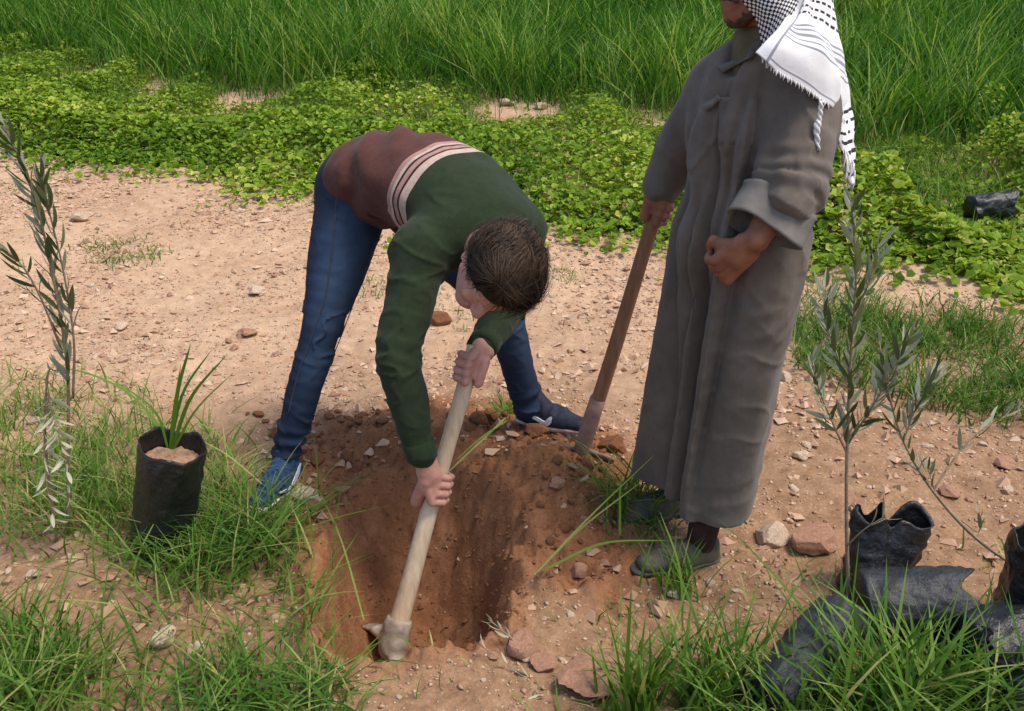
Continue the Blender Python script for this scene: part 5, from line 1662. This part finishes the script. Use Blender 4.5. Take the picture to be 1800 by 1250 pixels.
for ph in (0, np.pi):
    o_ = 0.0035 * np.stack([np.cos(tw + ph), np.sin(tw + ph), 0 * tw], 1)
    add_tube(mb, pts + o_, np.interp(np.linspace(0, 1, 26), [0, 0.4, 0.55, 0.7, 1], [0.003, 0.003, 0.0065, 0.0045, 0.003]), 6)
v, f = mb.out(); child('tassel', v, f, m_white, scarf, man2)

# ---------------------------------------------------------------- shovel he leans on
sh = thing('shovel', sBot, 'long handled shovel with its blade stuck in the spoil heap', 'shovel')
mb = MB()
tt = np.linspace(0.16, 1.0, 14)
add_tube(mb, [sBot + (sTop + sdir * 0.02 - sBot) * t + 0.003 * np.array([math.sin(5 * t), 0, 0]) for t in tt], np.interp(tt, [0.16, 0.5, 1], [0.0245, 0.0235, 0.021]), 12)
v, f = mb.out(); part('handle', v, f, m_oldwood, sh)
mb = MB()
ss = np.array([-0.10, -0.03, 0.05, 0.10, 0.16, 0.22]); sL = np.linalg.norm(sTop - sBot)
add_tube(mb, [sBot + sdir * sL * s_ for s_ in ss], [0.012, 0.025, 0.0285, 0.0285, 0.0275, 0.0262], 14)
v, f = mb.out(); part('socket', v, f, m_rust, sh)
bs = nrm(W(1085, 778, 2.9) - W(962, 797, 2.9)); bs = nrm(bs - sdir * np.dot(bs, sdir)); bn = np.cross(bs, sdir)
bn = bn if bn[1] < 0 else -bn
nu, nv_ = 17, 16
gv_ = []
for i in range(nv_):
    t = i / (nv_ - 1)
    hw = 0.118 * (1.0 if t < 0.55 else math.sqrt(max(1 - ((t - 0.55) / 0.47) ** 2, 0.0)))
    for j in range(nu):
        u_ = -1 + 2 * j / (nu - 1)
        lip = 0.012 * (1 - t * 6) if t < 0.16 else 0.0
        gv_.append(sBot - sdir * (0.005 + 0.27 * t) + bs * hw * u_ + bn * (0.028 * u_ * u_ - 0.020 - 0.035 * math.sin(np.pi * t) * 0.5 + max(lip, 0)))
gv_ = np.array(gv_)
I, J = np.meshgrid(np.arange(nv_ - 1), np.arange(nu - 1), indexing='ij'); a_ = (I * nu + J).ravel()
q = np.stack([a_, a_ + 1, a_ + nu + 1, a_ + nu], 1)
rim = np.concatenate([np.arange(nu), np.arange(1, nv_) * nu + nu - 1, (nv_ - 1) * nu + np.arange(nu - 2, -1, -1), np.arange(nv_ - 2, 0, -1) * nu]); r2 = np.roll(rim, -1)
n = len(gv_)
bl = part('blade', np.concatenate([gv_, gv_ - bn * 0.004]), np.concatenate([q, q[:, ::-1] + n, np.stack([rim, rim + n, r2 + n, r2], 1)]), m_rust, sh)
mb = MB()
for g in (-1, 1):
    add_tube(mb, [sBot - sdir * 0.004 + bs * 0.118 * g * x_ + bn * (0.028 * x_ * x_ - 0.012) for x_ in (0.15, 0.4, 0.7, 1.0)], [0.008, 0.008, 0.0075, 0.006], 8)
v, f = mb.out(); child('tread', v, f, m_rust, bl, sh)
# ================================================================ black planting bags
def polybag(name_label, cat, base, axis, R0, R1, H, mat, seed, soil=None, ragged=0.03, crush=0.18, wr=0.010, group=None, closed=True, soil_mat=None, root_name='planting_bag', flare=None, side=None):
    """Thin plastic bag: wall from base along axis, crushed and wrinkled, open at the top."""
    ax_ = nrm(axis); s_, b_ = frame_of(ax_, (0, 1, 0))
    if side is not None:
        s_ = nrm(np.asarray(side) - ax_ * np.dot(side, ax_)); b_ = np.cross(ax_, s_)
    root = thing(root_name, base, name_label, cat, group)
    nt_, nh = 56, 30
    th = np.linspace(0, 2 * np.pi, nt_, endpoint=False)
    def wall(off):
        out = []
        for i in range(nh):
            t = i / (nh - 1)
            R_ = R0 + (R1 - R0) * t
            cx, cy = np.cos(th), np.sin(th)
            n1_ = noise3(cx * 1.3 + seed, cy * 1.3, np.full(nt_, t * 2.2), 1.6, seed)
            n2_ = noise3(cx * 2 + seed, cy * 2, np.full(nt_, t * 5.0 + seed), 2.4, seed + 5)
            r_ = R_ * (1 + crush * n1_) + wr * n2_ + 0.35 * wr * np.abs(np.sin(th * 9 + 6 * n1_ + 3 * t)) - off
            if flare is not None:
                r_ = r_ * (1 + flare(th, t))
            hgt = H * t + (ragged * n1_ * 2.0 + ragged * 0.5 * np.sin(th * 5 + seed)) * t ** 3
            out.append(np.array(base) + (r_ * cx)[:, None] * s_ + (r_ * cy)[:, None] * b_ + hgt[:, None] * ax_)
        return np.concatenate(out)
    A_, B_ = wall(0), wall(0.0025)
    n = len(A_)
    I, J = np.meshgrid(np.arange(nh - 1), np.arange(nt_), indexing='ij')
    a_ = (I * nt_ + J).ravel(); a2 = (I * nt_ + (J + 1) % nt_).ravel()
    q = np.stack([a_, a2, a2 + nt_, a_ + nt_], 1)
    top = (nh - 1) * nt_ + np.arange(nt_); top2 = np.roll(top, -1)
    rimq = np.stack([top, top2, top2 + n, top + n], 1)
    V = np.concatenate([A_, B_, [np.array(base) + ax_ * 0.004]])
    j = np.arange(nt_)
    bot = np.stack([(j + 1) % nt_, j, np.full(nt_, 2 * n)], 1)
    part('bag_wall', V, [np.concatenate([q, q[:, ::-1] + n, rimq]), bot], mat, root)
    if soil is not None:
        rings, vv = 9, []
        for k in range(rings):
            rr_ = (k + 0.02) / (rings - 1) * 0.955
            t = soil
            R_ = R0 + (R1 - R0) * t
            cx, cy = np.cos(th), np.sin(th)
            n1_ = noise3(cx * 1.3 + seed, cy * 1.3, np.full(nt_, t * 2.2), 1.6, seed)
            r_ = (R_ * (1 + crush * n1_)) * rr_
            p = np.array(base) + (r_ * cx)[:, None] * s_ + (r_ * cy)[:, None] * b_
            hz = H * t + 0.014 * vnoise(r_ * cx * 55 + seed, r_ * cy * 55, seed) + 0.010 * vnoise(r_ * cx * 140, r_ * cy * 140, seed) - 0.010 * rr_ ** 3
            vv.append(p + hz[:, None] * ax_)
        vv = np.concatenate(vv)
        I, J = np.meshgrid(np.arange(rings - 1), np.arange(nt_), indexing='ij')
        a_ = (I * nt_ + J).ravel(); a2 = (I * nt_ + (J + 1) % nt_).ravel()
        cen = [(jj, (jj + 1) % nt_, (jj + 2) % nt_) for jj in range(0, nt_ - 2, 2)]
        part('soil', vv, [np.stack([a_, a2, a2 + nt_, a_ + nt_], 1)], soil_mat or m_potsoil, root)
    return root

p0 = W(283, 962, 2.44); p0[2] = float(height(p0[0], p0[1])) - 0.01
p1 = W(303, 800, 2.43)
ax0 = p1 - p0
polybag('upright black planting bag filled with soil, standing in the left grass', 'planting bag', p0, ax0, 0.085, 0.092, np.linalg.norm(ax0) + 0.035, m_bag, 3, soil=0.86, ragged=0.014, crush=0.16, wr=0.008)

# long green blades growing out of that bag
root = thing('grass_tuft', p1, 'long upright grass blades growing out of the black planting bag', 'grass tuft')
for k, (pts, w_, tone) in enumerate([([(300, 790, 2.50), (312, 690, 2.50), (335, 605, 2.49)], 0.014, 0.40), ([(303, 790, 2.50), (335, 700, 2.49), (400, 622, 2.46)], 0.012, 0.45),
                                     ([(298, 790, 2.52), (322, 690, 2.53), (372, 615, 2.55)], 0.010, 0.30), ([(297, 790, 2.52), (306, 720, 2.52), (318, 640, 2.52)], 0.009, 0.55),
                                     ([(305, 790, 2.50), (345, 720, 2.46), (410, 655, 2.42)], 0.008, 0.7), ([(296, 790, 2.5), (270, 720, 2.48), (185, 660, 2.45)], 0.009, 0.5)]):
    v, f = stalk([W(*q) for q in pts], w_, 12)
    part('blade', v, f, m_grass, root, attrs={'rnd': np.full(len(v), tone)})

def gbase(px, py, sink=0.0):
    g = on_ground(px, py); g[2] -= sink; return g
# torn empty bag standing at right
b1 = W(1528, 1058, 2.17); b1[2] = float(height(b1[0], b1[1]))
t1 = W(1560, 905, 2.20)
polybag('torn open black bag standing upright with a flared top', 'planting bag', b1, t1 - b1, 0.086, 0.086, np.linalg.norm(t1 - b1), m_bag, 12, soil=0.12, ragged=0.035, crush=0.34, wr=0.014,
        flare=lambda th, t: 0.42 * t ** 2 * np.exp(-((np.mod(th + np.pi, 2 * np.pi) - np.pi) / 0.6) ** 2) - 0.62 * t ** 0.7 * np.abs(np.sin(th)) ** 1.5, side=(1, 0, 0))
# slumped grey bag in front of it
b2 = W(1505, 1110, 2.02); b2[2] = float(height(b2[0], b2[1])) + 0.075
polybag('dusty grey bag slumped against the torn black bag', 'planting bag', b2, np.array([1.0, -0.10, 0.10]), 0.080, 0.088, 0.25, m_bagdust, 31, soil=None, ragged=0.03, crush=0.2, wr=0.010)
# long bag lying down
b3 = W(1350, 1262, 1.70); b3[2] = float(height(b3[0], b3[1])) + 0.055
e3 = W(1478, 1100, 1.99); e3[2] = float(height(e3[0], e3[1])) + 0.062
polybag('long grey planting bag lying on its side in the grass', 'planting bag', b3, e3 - b3, 0.066, 0.070, np.linalg.norm(e3 - b3), m_bagdust, 44, soil=0.95, ragged=0.012, crush=0.22, wr=0.012)
# dark heap bags at the corner
b4 = W(1690, 1225, 1.84); b4[2] = float(height(b4[0], b4[1])) - 0.02
polybag('black bag lying on its side in the bottom right grass', 'planting bag', b4 + [0, 0, 0.09], np.array([0.9, 0.25, 0.12]), 0.085, 0.09, 0.27, m_bag, 57, soil=0.5, ragged=0.02, crush=0.2, wr=0.010)
b5 = W(1800, 1130, 1.95); b5[2] = float(height(b5[0], b5[1])) - 0.02
polybag('tall black bag cut off by the right edge of the photo', 'planting bag', b5, np.array([0.05, 0.0, 1.0]), 0.085, 0.090, 0.33, m_bag, 63, soil=0.5, ragged=0.02, crush=0.25, wr=0.014)
b6 = W(1765, 1270, 1.72); b6[2] = float(height(b6[0], b6[1])) - 0.02
polybag('low crumpled black bag at the bottom right corner', 'planting bag', b6, np.array([0.2, 0.1, 1.0]), 0.10, 0.09, 0.17, m_bag, 71, soil=0.4, ragged=0.02, crush=0.35, wr=0.02)
# bag lying far back among the weeds
b7 = G(1745, 415); b7 = np.array([b7[0] - 0.12, b7[1] + 0.1, float(height(b7[0], b7[1])) + 0.15])
polybag('black plastic bag lying among the weeds on the right', 'planting bag', b7, np.array([1.0, 0.1, 0.12]), 0.075, 0.08, 0.26, m_bag, 83, soil=None, ragged=0.03, crush=0.35, wr=0.012)

# ================================================================ olive saplings
def leaf_mesh(seed, mat, curl=0.10, wid=0.17):
    """Narrow olive leaf of length 1 along +Y, folded on its midrib."""
    r_ = np.random.default_rng(seed)
    n = 7
    t = np.linspace(0, 1, n)
    w_ = wid * 0.5 * np.sin(np.pi * np.clip(t, 0, 1) ** 0.85) ** 0.8
    w_[0] = 0.012; w_[-1] = 0.0
    z = -curl * t ** 2 * r_.uniform(0.2, 2.2)
    mid = np.stack([0.03 * np.sin(t * 3 + seed), t, z], 1)
    L = mid + np.stack([-w_, 0 * t, w_ * 0.35], 1); R_ = mid + np.stack([w_, 0 * t, w_ * 0.35], 1)
    v = np.stack([L, mid, R_], 1).reshape(-1, 3)
    i = np.arange(n - 1) * 3
    f = np.concatenate([np.stack([i, i + 1, i + 4, i + 3], 1), np.stack([i + 1, i + 2, i + 5, i + 4], 1)])
    return new_mesh('leaf', v, f, [mat], attrs={'rnd': np.full(len(v), r_.uniform(0, 1))})
OLIVE = [leaf_mesh(s, m_olive, 0.10) for s in range(8)]
PALE = [leaf_mesh(s + 30, m_dryleaf, 0.25) for s in range(4)]

def put_leaf(root, p, d, L, meshes, rg, up=(0, 0, 1)):
    d = nrm(d)
    s_, b_ = frame_of(d, up)
    roll = rg.normal(0, 0.7)
    s2 = s_ * math.cos(roll) + b_ * math.sin(roll); n2 = np.cross(s2, d)
    o = obj('leaf', meshes[int(rg.integers(len(meshes)))], root)
    M = Matrix(((s2[0], d[0], n2[0], p[0] - root.location[0]), (s2[1], d[1], n2[1], p[1] - root.location[1]), (s2[2], d[2], n2[2], p[2] - root.location[2]), (0, 0, 0, 1)))
    wv_ = rg.uniform(0.8, 1.25)
    o.matrix_local = M @ Matrix.Diagonal((L * wv_, L, L, 1))
    return o

def sapling(label, stems, seed, meshes=OLIVE, cat='olive sapling', name='olive_sapling'):
    """stems: (points, radius, leaf pairs, first leafy fraction, leaf length, spread, bias)"""
    rg = np.random.default_rng(seed)
    root = thing(name, stems[0][0][0], label, cat)
    for pts, r0, pairs, t0, LL, spread, bias in stems:
        c = spline(pts, 22)
        mb = MB(); add_tube(mb, c, np.linspace(r0, r0 * 0.35, 22), 7)
        v, f = mb.out(); part('stem', v, f, m_stem, root)
        tn = np.gradient(c, axis=0)
        for k in range(pairs):
            t = t0 + (1 - t0) * (k + 0.5) / pairs
            i = min(int(t * 21), 20); u_ = t * 21 - i
            p = c[i] * (1 - u_) + c[i + 1] * u_
            d = nrm(tn[i])
            s_, b_ = frame_of(d, (0, 1, 0.2))
            ph = (k % 2) * np.pi / 2 + rg.normal(0, 0.5)
            for g in (0, np.pi):
                if rg.random() < 0.08: continue
                q = math.cos(ph + g) * s_ + math.sin(ph + g) * b_
                put_leaf(root, p, d * rg.uniform(0.55, 1.0) + q * spread * rg.uniform(0.6, 1.2) + np.asarray(bias), LL * rg.uniform(0.65, 1.15) * (1 - 0.25 * max(t - 0.8, 0) * 5), meshes, rg)
    return root

lb = W(112, 905, 2.50); lb[2] = float(height(lb[0], lb[1])) - 0.01
sapling('slender olive sapling with dark narrow leaves at the left edge',
        [([lb, W(120, 760, 2.45), W(118, 640, 2.42), W(92, 480, 2.38), W(58, 340, 2.33), W(5, 215, 2.28)], 0.0055, 36, 0.32, 0.085, 0.62, (-0.30, -0.1, 0.25)),
         ([W(128, 700, 2.44), W(130, 600, 2.42), W(112, 480, 2.40), W(84, 360, 2.36), W(72, 300, 2.34)], 0.0038, 20, 0.26, 0.085, 0.50, (-0.12, -0.1, 0.25)),
         ([W(110, 620, 2.42), W(70, 520, 2.36), W(28, 455, 2.32), W(-30, 420, 2.30)], 0.0035, 13, 0.25, 0.08, 0.6, (-0.2, -0.1, 0.1))], 5)
sb = W(88, 900, 2.46); sb[2] = float(height(sb[0], sb[1])) - 0.01
sapling('drooping twig with pale dry leaves under the dark olive sapling',
        [([sb, W(80, 780, 2.44), W(84, 660, 2.43), W(98, 652, 2.43)], 0.005, 3, 0.5, 0.05, 0.7, (0, 0, -0.2)),
         ([W(84, 690, 2.43), W(96, 740, 2.40), W(112, 800, 2.38), W(122, 880, 2.36)], 0.003, 20, 0.05, 0.066, 1.4, (0.25, -0.1, -0.1)),
         ([W(84, 700, 2.43), W(78, 770, 2.40), W(82, 850, 2.38), W(98, 920, 2.36)], 0.003, 17, 0.05, 0.062, 1.4, (0.1, -0.1, -0.1))], 8, PALE, 'dry twig', 'dry_olive_twig')

rb = W(1492, 1100, 2.06); rb[2] = float(height(rb[0], rb[1])) - 0.01
sapling('leafy olive sapling with a straight grey stem beside the bags',
        [([rb, W(1488, 900, 2.08), W(1490, 760, 2.10), W(1496, 620, 2.12), W(1505, 480, 2.12), W(1496, 350, 2.12)], 0.0055, 40, 0.36, 0.072, 0.75, (0, -0.05, 0.15)),
         ([W(1490, 800, 2.10), W(1462, 740, 2.06), W(1438, 680, 2.04), W(1424, 620, 2.02)], 0.003, 18, 0.12, 0.070, 0.7, (0, 0, 0.15)),
         ([W(1491, 780, 2.10), W(1530, 720, 2.06), W(1570, 650, 2.05), W(1600, 590, 2.04)], 0.003, 20, 0.10, 0.072, 0.7, (0, 0, 0.15)),
         ([W(1494, 690, 2.10), W(1470, 620, 2.16), W(1450, 560, 2.2), W(1452, 500, 2.22)], 0.0025, 16, 0.15, 0.068, 0.7, (0, 0, 0.15)),
         ([W(1500, 560, 2.12), W(1530, 490, 2.14), W(1545, 420, 2.15)], 0.0025, 10, 0.2, 0.07, 0.7, (0, 0, 0.15)),
         ([W(1488, 960, 2.07), W(1520, 930, 2.05), W(1560, 905, 2.04)], 0.0025, 2, 0.5, 0.06, 0.6, (0, 0, 0))], 13)
sapling('leaning olive branch rising from the right edge over the bare ground',
        [([W(1815, 1015, 2.10), W(1720, 950, 2.10), W(1645, 870, 2.08), W(1590, 780, 2.06), W(1562, 690, 2.05), W(1545, 600, 2.05)], 0.005, 16, 0.40, 0.070, 0.6, (0, 0, 0.15)),
         ([W(1588, 775, 2.06), W(1610, 720, 2.08), W(1650, 650, 2.1)], 0.0025, 16, 0.15, 0.07, 0.7, (0, 0, 0.15)),
         ([W(1640, 862, 2.08), W(1690, 790, 2.12), W(1740, 745, 2.15), W(1800, 720, 2.2)], 0.003, 6, 0.25, 0.06, 0.5, (0, 0, 0.25)),
         ([W(1645, 868, 2.08), W(1636, 840, 2.08), W(1630, 820, 2.08)], 0.002, 2, 0.5, 0.055, 0.5, (0, 0, 0.3)),
         ([W(1690, 915, 2.1), W(1720, 935, 2.1), W(1722, 900, 2.1)], 0.002, 2, 0.5, 0.05, 0.5, (0, 0, 0.3))], 17)
b8 = W(1798, 1190, 1.85)
sapling('pale leaved olive twig poking in from the bottom right edge',
        [([W(1840, 1190, 1.86), W(1800, 1165, 1.84), W(1740, 1150, 1.82)], 0.004, 5, 0.1, 0.07, 0.8, (0, 0, 0)), ([W(1840, 1260, 1.78), W(1780, 1225, 1.78), W(1700, 1235, 1.76)], 0.004, 5, 0.2, 0.07, 0.8, (0, 0, 0))], 19, PALE, 'dry twig', 'dry_olive_twig')
tw0 = W(1060, 1262, 1.76); tw0[2] = float(height(tw0[0], tw0[1])) + 0.03
sapling('thin dry twig with pale leaves leaning over the front rim of the hole',
        [([tw0, W(985, 1195, 1.86), W(915, 1135, 1.95), W(858, 1088, 2.02)], 0.004, 8, 0.25, 0.045, 0.75, (-0.2, 0, 0.1)),
         ([W(1000, 1205, 1.85), W(930, 1190, 1.85), W(835, 1128, 1.92)], 0.003, 3, 0.4, 0.045, 0.6, (0, 0, 0.2)),
         ([tw0, W(1000, 1240, 1.78), W(940, 1215, 1.80)], 0.003, 5, 0.2, 0.05, 0.8, (0, 0, 0.05))], 23, PALE, 'dry twig', 'dry_olive_twig')
